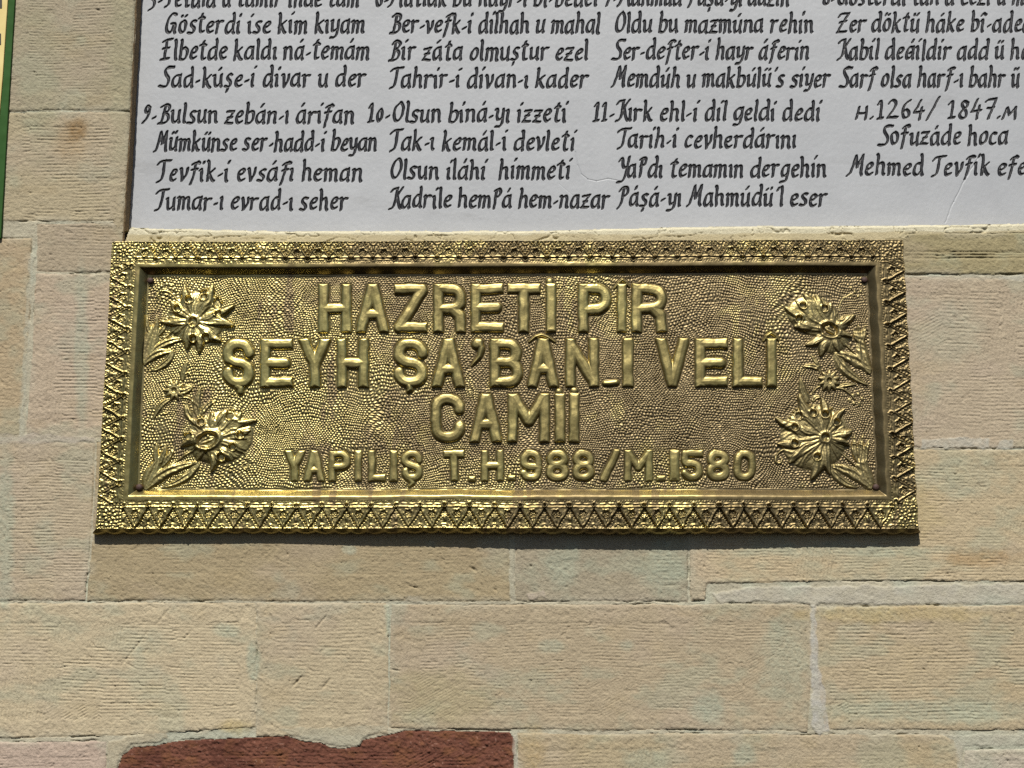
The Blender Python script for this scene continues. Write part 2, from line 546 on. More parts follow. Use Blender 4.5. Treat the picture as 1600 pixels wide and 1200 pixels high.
for a in [(492, 983, 512, 960, 2.2, 2.0), (457, 1073, 472, 1056, 2.8, 3.0), (502, 1078, 515, 1062, 3.0, 2.2), (500, 1020, 510, 1012, 2.5, 1.3),
          (449, 864, 450, 868, 1.6, 3), (829, 884, 830, 885, 3.0, 4.5), (735, 886, 744, 892, 3.5, 3.2), (799, 858, 801, 862, 2.5, 3.5),
          (845, 847, 848, 848, 2, 3), (611, 1046, 626, 1048, 1.8, 2.6), (188, 1042, 232, 985, 2.2, 1.6), (240, 980, 270, 945, 2.8, 1.2),
          (195, 1035, 215, 1046, 2.5, 1.3), (640, 916, 655, 919, 2.2, 2.0), (1035, 915, 1060, 914, 1.4, 2.0), (300, 985, 285, 1000, 2.5, 1.4),
          (34, 238, 52, 234, 1.6, 1.6), (150, 15, 158, 17, 2.5, 2.2), (60, 345, 80, 347, 1.4, 2.2), (480, 1068, 481, 1069, 1.6, 2.5),
          (562, 1066, 563, 1067, 2.0, 2.6), (5, 371, 48, 372, 1.2, 3.2), (50, 370, 48, 402, 1.2, 3.2), (57, 372, 55, 400, 1.0, 2.2),
          (1418, 429, 1450, 429, 1.8, 3.6), (1556, 429, 1600, 428, 2.2, 4.2), (1025, 940, 1062, 941, 1.5, 3.5), (810, 941, 870, 940, 1.2, 3.2),
          (1077, 890, 1075, 902, 1.4, 3.5), (1414, 394, 1600, 393, 1.2, 1.6), (1414, 399, 1600, 398, 1.0, 1.6), (1414, 404, 1600, 403, 1.3, 2.0),
          (700, 1139, 798, 1142, 1.8, 3.6), (230, 945, 245, 950, 2, 1.0), (147, 700, 143, 830, 1.2, 2.6), (142, 830, 134, 930, 1.0, 2.0)]:
    cut(*a)


# pale lime mortar smears, on top of the joints
def smear(pts, seed, hh, rgb, k=0.85):
    P = np.array(pts, float)
    w = g.win(P[:, 0].min() - 14, P[:, 1].min() - 14, P[:, 0].max() + 14, P[:, 1].max() + 14)
    x, y = PX[w], PY[w]
    s = polysdf(x + 4 * fbm(x / 13, y / 13, 3, seed), y + 4 * fbm(x / 13, y / 13, 3, seed + 5), pts)
    a = sm((s + 1.0) / 3.0)
    hh = hh * 0.35
    tgt = hh + 0.55 * med[w] + 0.35 * grain[w] + 0.5 * fbm(x / 8, y / 25, 2, seed + 9)
    H[w] = H[w] * (1 - a) + a * np.maximum(tgt, H[w] - 0.6)
    aa = (a * k * (0.62 + 0.38 * fbm(x / 12, y / 9, 3, seed + 2)))[..., None]
    C[w] = C[w] * (1 - aa) + aa * lin(*rgb)
    bid[w] = np.where((a > 0.75) & (bid[w] >= 0), -1, bid[w])


smear([(1112, 925), (1190, 916), (1400, 915), (1760, 908), (1760, 942), (1400, 944), (1275, 944), (1190, 940), (1125, 944)], 300, 0.5, (194, 185, 166))
smear([(1440, 686), (1500, 684), (1548, 686), (1546, 700), (1440, 701)], 310, 0.9, (196, 192, 176))
smear([(1560, 688), (1584, 688), (1582, 701), (1558, 701)], 312, 0.9, (196, 192, 176))
smear([(1266, 946), (1274, 946), (1280, 1040), (1290, 1085), (1296, 1140), (1280, 1150), (1269, 1140), (1266, 1040)], 320, 0.3, (196, 190, 180))
smear([(-10, 680), (50, 676), (150, 684), (148, 692), (-10, 692)], 330, 0.1, (190, 176, 158))
smear([(46, 395), (54, 395), (46, 520), (38, 640), (38, 684), (28, 684), (33, 600)], 340, 0.1, (188, 182, 158))
smear([(432, 1138), (600, 1134), (606, 1140), (566, 1154), (562, 1165), (520, 1167), (498, 1158), (470, 1154)], 350, 0.9, (184, 176, 150))
smear([(168, 1160), (200, 1150), (262, 1140), (264, 1152), (236, 1160), (204, 1164), (186, 1180), (178, 1230), (168, 1230)], 360, 0.8, (184, 168, 138))
smear([(800, 1150), (808, 1148), (808, 1240), (803, 1240)], 370, 0.2, (190, 176, 156))
smear([(1494, 1170), (1480, 1148), (1760, 1146), (1760, 1164), (1506, 1166), (1504, 1240), (1496, 1240)], 380, 0.1, (188, 180, 158))
smear([(795, 842), (803, 842), (805, 935), (796, 935)], 390, -0.5, (182, 174, 148))
smear([(601, 945), (609, 945), (607, 990), (602, 1000)], 395, 0.1, (180, 180, 152))
smear([(1420, 430), (1760, 428), (1760, 436), (1500, 437), (1420, 436)], 400, -0.4, (186, 178, 156), 0.7)
smear([(1600, 430), (1560, 430), (1558, 437), (1600, 440)], 402, 0.6, (192, 186, 168))
smear([(640, 930), (660, 930), (662, 941), (630, 941)], 405, 0.3, (184, 176, 156), 0.6)
smear([(820, 928), (850, 924), (856, 934), (826, 938)], 407, 0.4, (196, 178, 160), 0.6)

# outlines left open: the recess of the marble slab and the middle of the plaque's back
RECESS = [(222, -170), (213, 0), (211, 40), (204, 180), (193, 366), (193, 376), (700, 376), (1420, 372), (1420, 366), (1780, 360), (1780, -170)]
rs = polysdf(PX + 1.2 * vn(PX / 14, PY / 14, 7), PY + 0.9 * vn(PX / 20, PY / 20, 8), RECESS)
inner = polysdf(PX, PY, [(215, 440), (1365, 440), (1385, 780), (200, 780)])
# round the arris of the recess on its left
H -= 1.5 * (1 - sm(-rs / 5.0)) * (PX < 260)
Y = -H * 1e-3
ok = (cellmean(rs) <= 0) & (cellmean(inner) < 0)
cbest = cellmean(best)
cb = bid[:-1, :-1]
isblk = (cbest > 0) & (cb >= 0)
C = C * ALB * np.array([0.81, 0.855, 0.935])
for i, bl in enumerate(BLOCKS):
    o = grid_mesh('stone_block', g.X, g.Z, Y, ok & isblk & (cb == i), M_STONE, wall, C)
    if o and bl[5]:
        o['label'] = bl[5]
grid_mesh('mortar', g.X, g.Z, Y, ok & ~isblk, M_STONE, wall, C)

# jamb of the recess on its left: a rough stone return from the wall face to the slab
ny = 380
nd = 14
pyv = np.linspace(-165, 378, ny)
pxv = np.interp(pyv, [-170, 0, 40, 180, 366, 380], [222, 213, 211, 204, 193, 192])
jx, jz = unproj(pxv, pyv, 0.0)
tt = np.linspace(0, 1, nd)
JX = jx[:, None] + 0.0012 * fbm(pyv[:, None] / 9, tt[None] * 6, 3, 12) + 0.0007 * np.cos(tt[None] * 0)
JZ = np.repeat(jz[:, None], nd, 1)
JY = -0.0005 + np.repeat(tt[None] * 0.040, ny, 0)
JX[:, 0] += -0.002
JY[:, 0] += 0.001
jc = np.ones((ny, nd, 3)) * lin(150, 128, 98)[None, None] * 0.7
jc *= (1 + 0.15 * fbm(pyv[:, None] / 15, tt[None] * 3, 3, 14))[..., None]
grid_mesh('recess_jamb', JX, JZ, JY, np.ones((ny - 1, nd - 1), bool), M_STONE, wall, jc)

# cream plaster fillet under the marble slab
PL = [(196, 377), (204, 356), (420, 361), (800, 361), (1100, 355), (1420, 352), (1780, 347), (1780, 362), (1500, 368), (1418, 370), (1416, 380), (196, 382)]
gp = Grid(190, 340, 1780, 386, 1.3, 0.0)
x, y = gp.PX, gp.PY
s = polysdf(x, y + 0.9 * fbm(x / 9, y / 9, 3, 21) + 0.8 * vn(x / 50, y / 50, 22), PL)
v1 = vn(x / 34 + 0.6 * vn(x / 10, y / 10, 25), y / 18, 26)
ck = 1 - sm(np.abs(v1) / 0.075)
v2 = vn(x / 60, y / 9 + 0.5 * vn(x / 14, y / 14, 27), 28)
ck = np.maximum(ck, (1 - sm(np.abs(v2) / 0.05)) * sm((vn(x / 70, y / 70, 29) - 0.0) / 0.3))
h = 0.6 + 0.35 * fbm(x / 5, y / 5, 3, 23) + 0.6 * vn(x / 60, y / 30, 24) - 3.0 * ck - 2.2 * (1 - sm(s / 3.0))
pc = lin(202, 196, 172)[None, None] * (1 + 0.07 * fbm(x / 12, y / 12, 3, 30))[..., None]
low = sm((y - (np.interp(x, [200, 1100, 1420, 1780], [366, 365, 361, 357])) + 1.5 * vn(x / 20, y / 20, 33)) / 2.5)[..., None]
pc = pc * (1 - 0.55 * low) + 0.55 * low * lin(168, 152, 112)
grid_mesh('plaster_fillet', gp.X, gp.Z, -h * 1e-3, cellmean(s) > -0.6, M_STONE, wall, pc * 1.0)
# top of the fillet running back to the slab
fx = np.linspace(190, 1780, 300)
fy = np.interp(fx, [190, 204, 420, 800, 1100, 1420, 1780], [360, 357, 362, 362, 356, 353, 348])
ax, az = unproj(fx, fy, 0.0)
SX = np.stack([ax, ax], 0)
SZ = np.stack([az - 0.002, az - 0.002], 0)
SY = np.stack([np.full(300, 0.05), np.full(300, 0.001)], 0)
grid_mesh('recess_sill', SX, SZ, SY, np.ones((1, 299), bool), M_STONE, wall, np.ones((2, 300, 3)) * lin(200, 188, 156) * 0.8)

# ------------------------------------------------------------------ marble slab with the cut verses
sign = root_at('inscription_slab', 900, 360, 0.03,
               'grey white marble slab with black hand cut verses in columns, above the brass plaque', 'stone sign')
GLYPH = {
    'a': [[(.48, .93), (.27, 1), (.03, .72), (.0, .25), (.14, 0), (.34, .1), (.52, .42)], [(.52, 1.02), (.52, .18), (.62, .02)]],
    'b': [[(-.04, 1.6), (.05, 1.48), (.05, .08)], [(.05, .72), (.3, 1.0), (.56, .8), (.54, .3), (.34, 0), (.05, .05)]],
    'c': [[(.48, .86), (.3, 1), (.05, .75), (.02, .3), (.2, 0), (.46, .15)]],
    'd': [[(.48, .93), (.27, 1), (.03, .72), (.0, .25), (.14, 0), (.34, .1), (.54, .42)], [(.45, 1.62), (.54, 1.48), (.54, .18), (.64, .02)]],
    'e': [[(.06, .46), (.38, .6), (.48, .84), (.3, 1.0), (.05, .75), (.02, .3), (.2, 0), (.46, .17)]],
    'f': [[(.62, 1.42), (.46, 1.58), (.3, 1.35), (.22, .4), (.08, -.28)], [(.1, 1.3), (.3, 1.5), (.6, 1.44)], [(.06, .86), (.46, .95)]],
    'g': [[(.48, .93), (.27, 1), (.03, .72), (.0, .3), (.14, .05), (.34, .15), (.52, .45)], [(.52, 1.02), (.52, 0), (.34, -.36), (.02, -.34)]],
    'h': [[(-.04, 1.6), (.05, 1.48), (.05, .02)], [(.05, .68), (.28, 1), (.5, .85), (.5, .12), (.6, .02)]],
    'ı': [[(-.06, .92), (.05, 1.0), (.05, .12), (.15, .02)]],
    'k': [[(-.04, 1.6), (.05, 1.48), (.05, .02)], [(.48, .98), (.06, .5)], [(.18, .6), (.42, .08), (.56, .02)]],
    'l': [[(-.04, 1.6), (.05, 1.48), (.05, .12), (.15, .02)]],
    'm': [[(-.06, .92), (.05, 1), (.05, .02)], [(.05, .68), (.25, 1), (.42, .85), (.42, .02)], [(.42, .68), (.62, 1), (.79, .85), (.79, .12), (.89, .02)]],
    'n': [[(-.06, .92), (.05, 1), (.05, .02)], [(.05, .68), (.28, 1), (.5, .85), (.5, .12), (.6, .02)]],
    'o': [[(.3, 1), (.05, .8), (.01, .3), (.2, 0), (.44, .15), (.54, .6), (.46, .93), (.3, 1)]],
    'r': [[(-.06, .92), (.05, 1), (.05, .02)], [(.05, .66), (.25, .98), (.46, .92)]],
    's': [[(.44, .9), (.28, 1), (.06, .82), (.13, .58), (.36, .42), (.4, .15), (.2, 0), (-.04, .08)]],
    't': [[(.24, 1.46), (.18, 1.3), (.16, .2), (.28, 0), (.42, .1)], [(-.02, 1.12), (.2, 1.3), (.4, 1.14)]],
    'u': [[(-.06, .94), (.05, .98), (.05, .22), (.2, 0), (.48, .32)], [(.5, 1), (.5, .17), (.6, .02)]],
    'v': [[(-.03, .97), (.08, .95), (.2, .02)], [(.2, .02), (.48, .55), (.46, 1)]],
    'y': [[(-.06, .94), (.05, .98), (.05, .3), (.2, .1), (.48, .38)], [(.5, 1), (.5, -.02), (.32, -.36), (.0, -.34)]],
    'z': [[(.0, .92), (.5, .97)], [(.5, .97), (.0, .06)], [(0, .06), (.5, .03)], [(.1, .5), (.4, .52)]],
    '-': [[(.04, .42), (.22, .52)]], '.': [[(.0, .02), (.06, .1)]], "'": [[(.05, 1.25), (.12, 1.48)]], '/': [[(.0, -.1), (.62, 1.72)]],
    'G': [[(.72, 1.42), (.48, 1.6), (.14, 1.1), (.05, .4), (.26, 0), (.56, .12), (.66, .7)], [(.46, .78), (.74, .8), (.72, .18), (.82, .02)]],
    'E': [[(.08, 1.38), (.26, 1.56), (.78, 1.6)], [(.36, 1.55), (.28, .05)], [(.0, .0), (.62, .06)], [(.12, .84), (.56, .94)]],
    'S': [[(.84, 1.54), (.42, 1.66), (.16, 1.3), (.34, .96), (.62, .62), (.56, .12), (.26, -.03), (-.06, .06)], [(.4, 1.5), (.84, 1.58)]],
    'B': [[(.36, 1.5), (.28, .1), (.0, -.02)], [(.06, 1.34), (.36, 1.62), (.74, 1.4), (.64, 1.0), (.32, .85)], [(.32, .86), (.7, .72), (.72, .25), (.42, 0), (.0, .02)]],
    'M': [[(-.12, -.02), (.08, .14), (.32, 1.55)], [(.32, 1.55), (.5, .62)], [(.5, .62), (.82, 1.6)], [(.82, 1.6), (.8, .2), (.92, .0)]],
    'T': [[(-.05, 1.32), (.14, 1.56), (.84, 1.62)], [(.42, 1.56), (.38, .3), (.25, .05), (.04, -.04)]],
    'O': [[(.46, 1.6), (.14, 1.25), (.04, .5), (.28, 0), (.62, .25), (.76, 1.0), (.62, 1.48), (.46, 1.6)]],
    'K': [[(-.04, 1.32), (.12, 1.56), (.44, 1.6)], [(.42, 1.58), (.36, .3), (.2, .05), (.0, -.04)], [(.86, 1.62), (.42, .85)], [(.5, .95), (.72, .12), (.9, .0)]],
    'Y': [[(-.02, 1.28), (.12, 1.56), (.24, 1.4), (.24, .9), (.46, .72), (.62, .92)], [(.7, 1.6), (.6, .1), (.38, -.34), (.02, -.36)]],
    'P': [[(.34, 1.5), (.28, .2), (.02, -.1)], [(.0, 1.26), (.22, 1.58), (.62, 1.52), (.66, 1.02), (.34, .78)]],
    'p': [[(.14, 1.46), (.1, .0)], [(.0, 1.36), (.3, 1.58), (.5, 1.32), (.4, .95), (.13, .85)]],
    'Z': [[(.02, 1.3), (.18, 1.54), (.82, 1.58)], [(.82, 1.58), (.1, .04)], [(.1, .04), (.74, .1)], [(.2, .84), (.66, .94)]],
    'H': [[(.05, 1.0), (.0, 0)], [(.6, 1.0), (.55, 0)], [(.02, .45), (.6, .52)]],
    'W': [[(-.06, 0), (.12, 1.0)], [(.12, 1.0), (.32, .4)], [(.32, .4), (.62, 1.05)], [(.62, 1.05), (.68, 0)]],
    '1': [[(-.02, 1.2), (.2, 1.58), (.2, .05)], [(.04, .02), (.36, .08)]],
    '2': [[(.0, 1.25), (.22, 1.58), (.5, 1.32), (.4, .8), (.05, .1)], [(.05, .08), (.62, .1)]],
    '4': [[(.34, 1.55), (.05, .55)], [(.05, .55), (.64, .62)], [(.48, 1.0), (.42, -.08)]],
    '5': [[(.46, 1.0), (.1, .98)], [(.1, .98), (.1, .62), (.38, .5), (.36, .05), (-.08, -.3)]],
    '6': [[(.5, 1.55), (.2, 1.3), (.04, .6), (.18, 0), (.48, .15), (.5, .6), (.3, .8), (.08, .5)]],
    '7': [[(-.02, 1.36), (.1, 1.55), (.6, 1.6)], [(.6, 1.6), (.26, .0)], [(.14, .8), (.52, .88)]],
    '8': [[(.5, 1.4), (.28, 1.6), (.08, 1.3), (.28, .9), (.5, .6), (.46, .1), (.2, 0), (.04, .35), (.2, .75), (.46, 1.05), (.5, 1.4)]],
    '9': [[(.4, 1.3), (.2, 1.5), (.03, 1.2), (.12, .85), (.34, .95), (.42, 1.3), (.36, .6), (.0, .05)]],
    '0': [[(.25, 1.0), (.04, .7), (.04, .3), (.2, .0), (.4, .25), (.42, .75), (.25, 1.0)]],
}
TICK = [[(.30, 1.38), (.39, 1.54)]]
DOTS = [[(.12, 1.36), (.15, 1.44)], [(.42, 1.38), (.45, 1.46)]]
GLYPH['i'] = GLYPH['ı'] + [[(.15, 1.46), (.19, 1.56)]]
GLYPH['í'] = GLYPH['ı'] + [[(.06, 1.36), (.18, 1.60)]]
GLYPH['î'] = GLYPH['ı'] + [[(-.08, 1.3), (.08, 1.52)], [(.08, 1.52), (.24, 1.4)]]
GLYPH['á'] = GLYPH['a'] + TICK
GLYPH['ú'] = GLYPH['u'] + TICK
GLYPH['ö'] = GLYPH['o'] + DOTS
GLYPH['ü'] = GLYPH['u'] + DOTS
GLYPH['ğ'] = GLYPH['a'] + [[(.3, .5), (.52, .52)]] + TICK
GLYPH['ş'] = GLYPH['s'] + [[(.2, -.2), (.14, -.36)]]


def chaikin(p):
    p = np.array(p, float)
    if len(p) < 3:
        return p
    for _ in range(2):
        q = [p[0]]
        for i in range(len(p) - 1):
            if i > 0:
                q.append(p[i] * 0.75 + p[i + 1] * 0.25)
            if i < len(p) - 2:
                q.append(p[i] * 0.25 + p[i + 1] * 0.75)
        q.append(p[-1])
        p = np.array(q)
    return p


LINES = [
    (234, 560, 11, '5-Tetálá u tamir inde tam'), (257, 569, 52, 'Gösterdi ise kim kıyam'), (251, 576, 93, 'Elbetde kaldı ná-temám'),
    (250, 570, 136, 'Sad-kúşe-i divar u der'), (223, 552, 193, '9-Bulsun zebán-ı árifan'), (243, 588, 236, 'Mümkünse ser-hadd-i beyan'),
    (245, 565, 283, 'Tevfik-i evsáfı heman'), (242, 542, 328, 'Tumar-ı evrad-ı seher'),
    (586, 932, 10, '6-Mutlak bu hayr-ı bi-bedel'), (610, 936, 52, 'Ber-vefk-i dilhah u mahal'), (608, 918, 94, 'Bir záta olmuştur ezel'),
    (609, 917, 137, 'Tahrir-i divan-ı kader'), (575, 884, 191, '10-Olsun biná-yı izzeti'), (609, 897, 235, 'Tak-ı kemál-i devleti'),
    (609, 890, 280, 'Olsun iláhi  himmeti'), (609, 951, 325, 'Kadrile hempá hem-nazar'),
    (944, 1232, 9, '7-Mahmud Paşa-yı dazin'), (960, 1270, 51, 'Oldu bu mazmúna rehin'), (958, 1263, 93, 'Ser-defter-i hayr áferin'),
    (958, 1296, 136, "Memdúh u makbúlü's siyer"), (927, 1281, 189, '11-Kırk ehl-i dil geldi dedi'), (964, 1243, 231, 'Tarih-i cevherdárını'),
    (965, 1290, 277, 'Yapdı temamın dergehin'), (965, 1290, 322, "Páşá-yı Mahmúdü'l eser"),
    (1285, 1620, 8, '8-Gösterdi tan a cezi ü mel'), (1307, 1612, 50, 'Zer döktü háke bî-aded'), (1309, 1626, 93, 'Kabil değildir add ü had'),
    (1313, 1640, 136, 'Sarf olsa harf-ı bahr ü ber'), (1338, 1587, 185, 'H.1264/ 1847.W'), (1374, 1574, 226, 'Sofuzáde hoca'),
    (1327, 1650, 274, 'Mehmed Tevfik efendi'),
]
YS = 0.030
gs = Grid(196, -160, 1780, 372, 0.8, YS)
SPX, SPY = gs.PX, gs.PY
INK = np.full(SPX.shape, -3.0)
LID = np.full(SPX.shape, -1, np.int32)
na = math.radians(42)
NA, NB = 3.1, 1.6                            # half width and half thickness of the pen in px
# pen matrix: long axis up-right
ux, uy = math.cos(na), -math.sin(na)
vx, vy = math.sin(na), math.cos(na)
rng = np.random.RandomState(5)
jit_x = 0.5 * vn(SPX / 6, SPY / 6, 201)
jit_y = 0.5 * vn(SPX / 6, SPY / 6, 205)
for li, (x0, x1, base, text) in enumerate(LINES):
    pen = 0.0
    items = []
    prev = ' '
    for ch in text:
        if ch == ' ':
            pen += 0.44
            prev = ch
            continue
        st = GLYPH[ch]
        mx = max(p[0] for s_ in st for p in s_)
        items.append((ch, pen))
        gap = 0.27
        if ch in '-.':
            gap = 0.30
        if ch in 'TKYS':
            gap = 0.05
        if ch in 'f':
            gap = 0.12
        if ch in 'H':
            gap = 0.36
        pen += mx + gap
    tot = pen - 0.2
    sx = (x1 - x0) / tot
    xh = 19.5
    if 'H.1264' in text:
        xh = 18.5
    for ch, pp in items:
        sc = xh
        bl = base + rng.uniform(-0.8, 0.8)
        k = 1.0 + rng.uniform(-0.04, 0.04)
        if ch in 'HW':
            bl += 2
        sl = 0.13 + rng.uniform(-0.03, 0.03)
        segs = []
        for s_ in GLYPH[ch]:
            p = np.array(s_, float)
            p = chaikin(p + rng.normal(0, 0.016, p.shape))
            gx = x0 + (pp + p[:, 0]) * sx + sl * p[:, 1] * sc
            gy = bl - p[:, 1] * sc * k
            segs.append(np.stack([gx, gy], 1))
        allp = np.concatenate(segs)
        w = gs.win(allp[:, 0].min() - 7, allp[:, 1].min() - 7, allp[:, 0].max() + 7, allp[:, 1].max() + 7)
        X_ = SPX[w] + jit_x[w]
        Y_ = SPY[w] + jit_y[w]
        if X_.size == 0:
            continue
        TX = (X_ * ux + Y_ * uy) / NA
        TY = (X_ * vx + Y_ * vy) / NB
        dmin = np.full(X_.shape, 99.0)
        for p in segs:
            tx = (p[:, 0] * ux + p[:, 1] * uy) / NA
            ty = (p[:, 0] * vx + p[:, 1] * vy) / NB
            for j in range(len(p) - 1):
                q, _ = segq(TX, TY, tx[j], ty[j], tx[j + 1], ty[j + 1])
                dmin = np.minimum(dmin, q)
        ins = (1 - dmin) * 2.1
        up = ins > INK[w]
        INK[w] = np.where(up, ins, INK[w])
        LID[w] = np.where(up, li, LID[w])
# snap grid vertices to the outline of the letters
gy_, gx_ = np.gradient(INK, 0.8)
n2 = gx_ ** 2 + gy_ ** 2 + 1e-6
near = (np.abs(INK) < 0.6)
SX_ = gs.X + np.where(near, np.clip(-INK * gx_ / n2, -0.35, 0.35) * 1e-3, 0)
SZ_ = gs.Z - np.where(near, np.clip(-INK * gy_ / n2, -0.35, 0.35) * 1e-3, 0)
sh = 0.10 * fbm(SPX / 5, SPY / 5, 2, 211) + 0.25 * vn(SPX / 130, SPY / 90, 213)
sh = sh - np.where(INK > 0, np.minimum(INK * 1.15, 2.1), 0)
# hairline scratches on the slab
def hair(pts, dep, wd=0.7):
    for (a, b_), (c_, d_) in zip(pts[:-1], pts[1:]):
        w = gs.win(min(a, c_) - 3, min(b_, d_) - 3, max(a, c_) + 3, max(b_, d_) + 3)
        q, _ = segq(SPX[w] + 0.8 * vn(SPX[w] / 7, SPY[w] / 7, 221), SPY[w], a, b_, c_, d_)
        sh[w] -= dep * (1 - sm(q / wd))


hair([(899, 237), (902, 258), (909, 272), (918, 280), (932, 283), (950, 279), (965, 282)], 0.9, 0.9)
hair([(1532, 240), (1508, 280), (1490, 315), (1477, 348)], 1.0, 1.2)
hair([(873, 287), (895, 305), (905, 312)], 0.35)
SY_ = YS - sh * 1e-3
cI = cellmean(INK)
left = cellmean(SPX - np.interp(SPY, [-170, 0, 180, 366, 380], [212, 205, 196, 186, 186]))
okc = left > 0
cl = LID[:-1, :-1]
grid_mesh('slab', SX_, SZ_, SY_, okc & (cI <= 0), M_MARBLE, sign)
for li in range(len(LINES)):
    grid_mesh('text_line', SX_, SZ_, SY_, okc & (cI > 0) & (cl == li), M_INK, sign)

# ------------------------------------------------------------------ brass plaque
plaque = root_at('brass_plaque', 790, 835, -0.004,
                 'embossed brass plaque naming a mosque, with tooled border and flower sprays', 'plaque')
YP = -0.020
YI = -0.011
gb = Grid(132, 366, 1452, 846, 0.72, YP)
BX, BY = gb.PX, gb.PY
IX, IY = proj(gb.X, gb.Z, YI)                # pixel coordinates for things at panel level


# tarnish: brown patches with their own shape, stronger towards the right and the upper edge
TAR = 0.42 + 0.55 * fbm(BX / 150, BY / 110, 5, 901) + 0.22 * fbm(BX / 22, BY / 18, 3, 903) + 0.26 * (BX - 790) / 640 - 0.10 * (BY - 600) / 225
TAR = TAR + 0.35 * sm((fbm(BX / 14, BY / 70, 3, 905) - 0.30) / 0.2)
TAR = np.repeat(np.clip(TAR, 0, 1)[..., None], 3, 2)


def edge(p, q):
    """signed distance in mm from the line p->q (photo px at frame level); positive to the right of its direction"""
    x0, z0 = unproj(p[0], p[1], YP)
    x1, z1 = unproj(q[0], q[1], YP)
    L = math.hypot(x1 - x0, z1 - z0)
    return ((gb.X - x0) * (z1 - z0) - (gb.Z - z0) * (x1 - x0)) / L * 1000, ((gb.X - x0) * (x1 - x0) + (gb.Z - z0) * (z1 - z0)) / L * 1000


dt, st_ = edge((175, 377.5), (1411, 374.5))
db, sb_ = edge((1436, 826), (149, 825))
dl, sl_ = edge((149, 825), (175, 377.5))
dr, sr_ = edge((1411, 374.5), (1436, 826))
bend = 1.2 * vn(gb.X * 9, gb.Z * 9, 401) + 0.6 * vn(gb.X * 25, gb.Z * 25, 402)
for d_ in (dl, dr, db):
    d_ += 0.75 * bend
dr += 0.7 * np.sin(sr_ / 35.0 * 2 * math.pi)
dt += 0.3 * bend
WB = {'t': 35.0, 'b': 42.0, 'l': 39.0, 'r': 38.0}
MOUL, BEV = 7.5, 10.0
wt = {'t': 9.0, 'b': 10.5, 'l': 10.5, 'r': 11.0}
side = np.argmin(np.stack([dt / (WB['t'] + MOUL), db / (WB['b'] + MOUL), dl / (WB['l'] + MOUL), dr / (WB['r'] + MOUL)]), 0)
dd = np.choose(side, [dt, db, dl, dr])
ss = np.choose(side, [st_, sb_, sl_, sr_])
WW = np.choose(side, [WB['t'], WB['b'], WB['l'], WB['r']])
BW = np.choose(side, [wt['t'], wt['b'], wt['l'], wt['r']])
PIT = np.choose(side, [1236 / 36.0, 1287 / 34.0, 448 / 13.0, 452 / 13.0])
tn = dd / WW
# cell along the band
ci = np.floor(ss / PIT)
jh = _T[(ci.astype(int) * 3 + side * 51) & 255, (side * 17 + 9) & 255]
jh2 = _T[(ci.astype(int) * 5 + side * 31) & 255, (side * 13 + 4) & 255]
dist = 0.8 * vn(ss / 9, dd / 9, 411)
dist = dist + 0.9 * vn(BX / 5, BY / 5, 413)
al = ss / PIT - ci - 0.5 + 0.10 * (jh - 0.5) + dist * 0.025
tnn = tn + 0.03 * (jh2 - 0.5) + dist * 0.015
hw = 0.47 * (tnn - 0.05) / 0.70
de = (np.abs(al) - hw) * PIT * 0.86
inz = (tnn > 0.03) & (tnn < 0.80)
band = np.zeros(BX.shape)
G = lambda q, s_: np.exp(-(q / s_) ** 2)
amp = (0.75 + 0.5 * jh)
band += 2.0 * G(de, 1.2) * inz * amp                         # triangle outline
band += 1.2 * G((tnn - 0.77) * WW, 1.3) * (np.abs(al) < 0.46)        # its base line
inside = sm(-de / 1.5) * sm((0.80 - tnn) * 12)
r_ = np.hypot(al * PIT, (tnn - 0.53) * WW)
th_ = np.arctan2((tnn - 0.53) * WW, al * PIT)
band += inside * 0.7
band -= 2.4 * (1 - sm((r_ - 3.6 - 0.7 * np.cos(6 * th_)) / 1.6)) * inz
band += 1.1 * G(r_ - 6.2 - 0.9 * np.cos(6 * th_ + 1), 1.0) * inside
band += 1.8 * G(r_ - 2.6, 0.8) * (0.5 + 0.5 * np.cos(5 * th_ + 6 * jh)) + 1.5 * G(r_, 0.9)
band += 1.3 * G(np.hypot(al * PIT * 1.6, (tnn - 0.24) * WW * 0.55), 1.9)
# between the triangles: sunk ground with beads, a leaf and half a rosette
ao = np.abs(np.abs(al) - 0.5)
outside = (1 - sm(-de / 1.2)) * sm((0.74 - tnn) * 14)
band -= 1.5 * outside * sm((de - 0.8) / 1.5)
bead = 0.5 + 0.5 * np.cos(tnn * WW / 3.9 * 2 * math.pi)
band -= 0.8 * G(de - 2.3, 0.9) * outside
band += 1.5 * G(de - 3.8, 0.95) * bead ** 1.5 * outside
band += 1.0 * G(de - 5.6, 0.8) * (1 - bead) ** 1.5 * outside * (tnn < 0.5)
band += 1.9 * G(ao * PIT, 1.4 + 0.9 * np.sin(np.clip(tnn * 7, 0, math.pi))) * G((tnn - 0.36) * WW, 5.0)
rr_ = np.hypot(ao * PIT, tnn * WW - 1.0)
tr_ = np.arctan2(tnn * WW - 1.0, (np.abs(al) - 0.5))
band += 1.4 * G(rr_ - 5.0, 1.3) * (0.5 + 0.5 * np.cos(8 * tr_)) + 1.1 * G(rr_ - 1.6, 1.0)
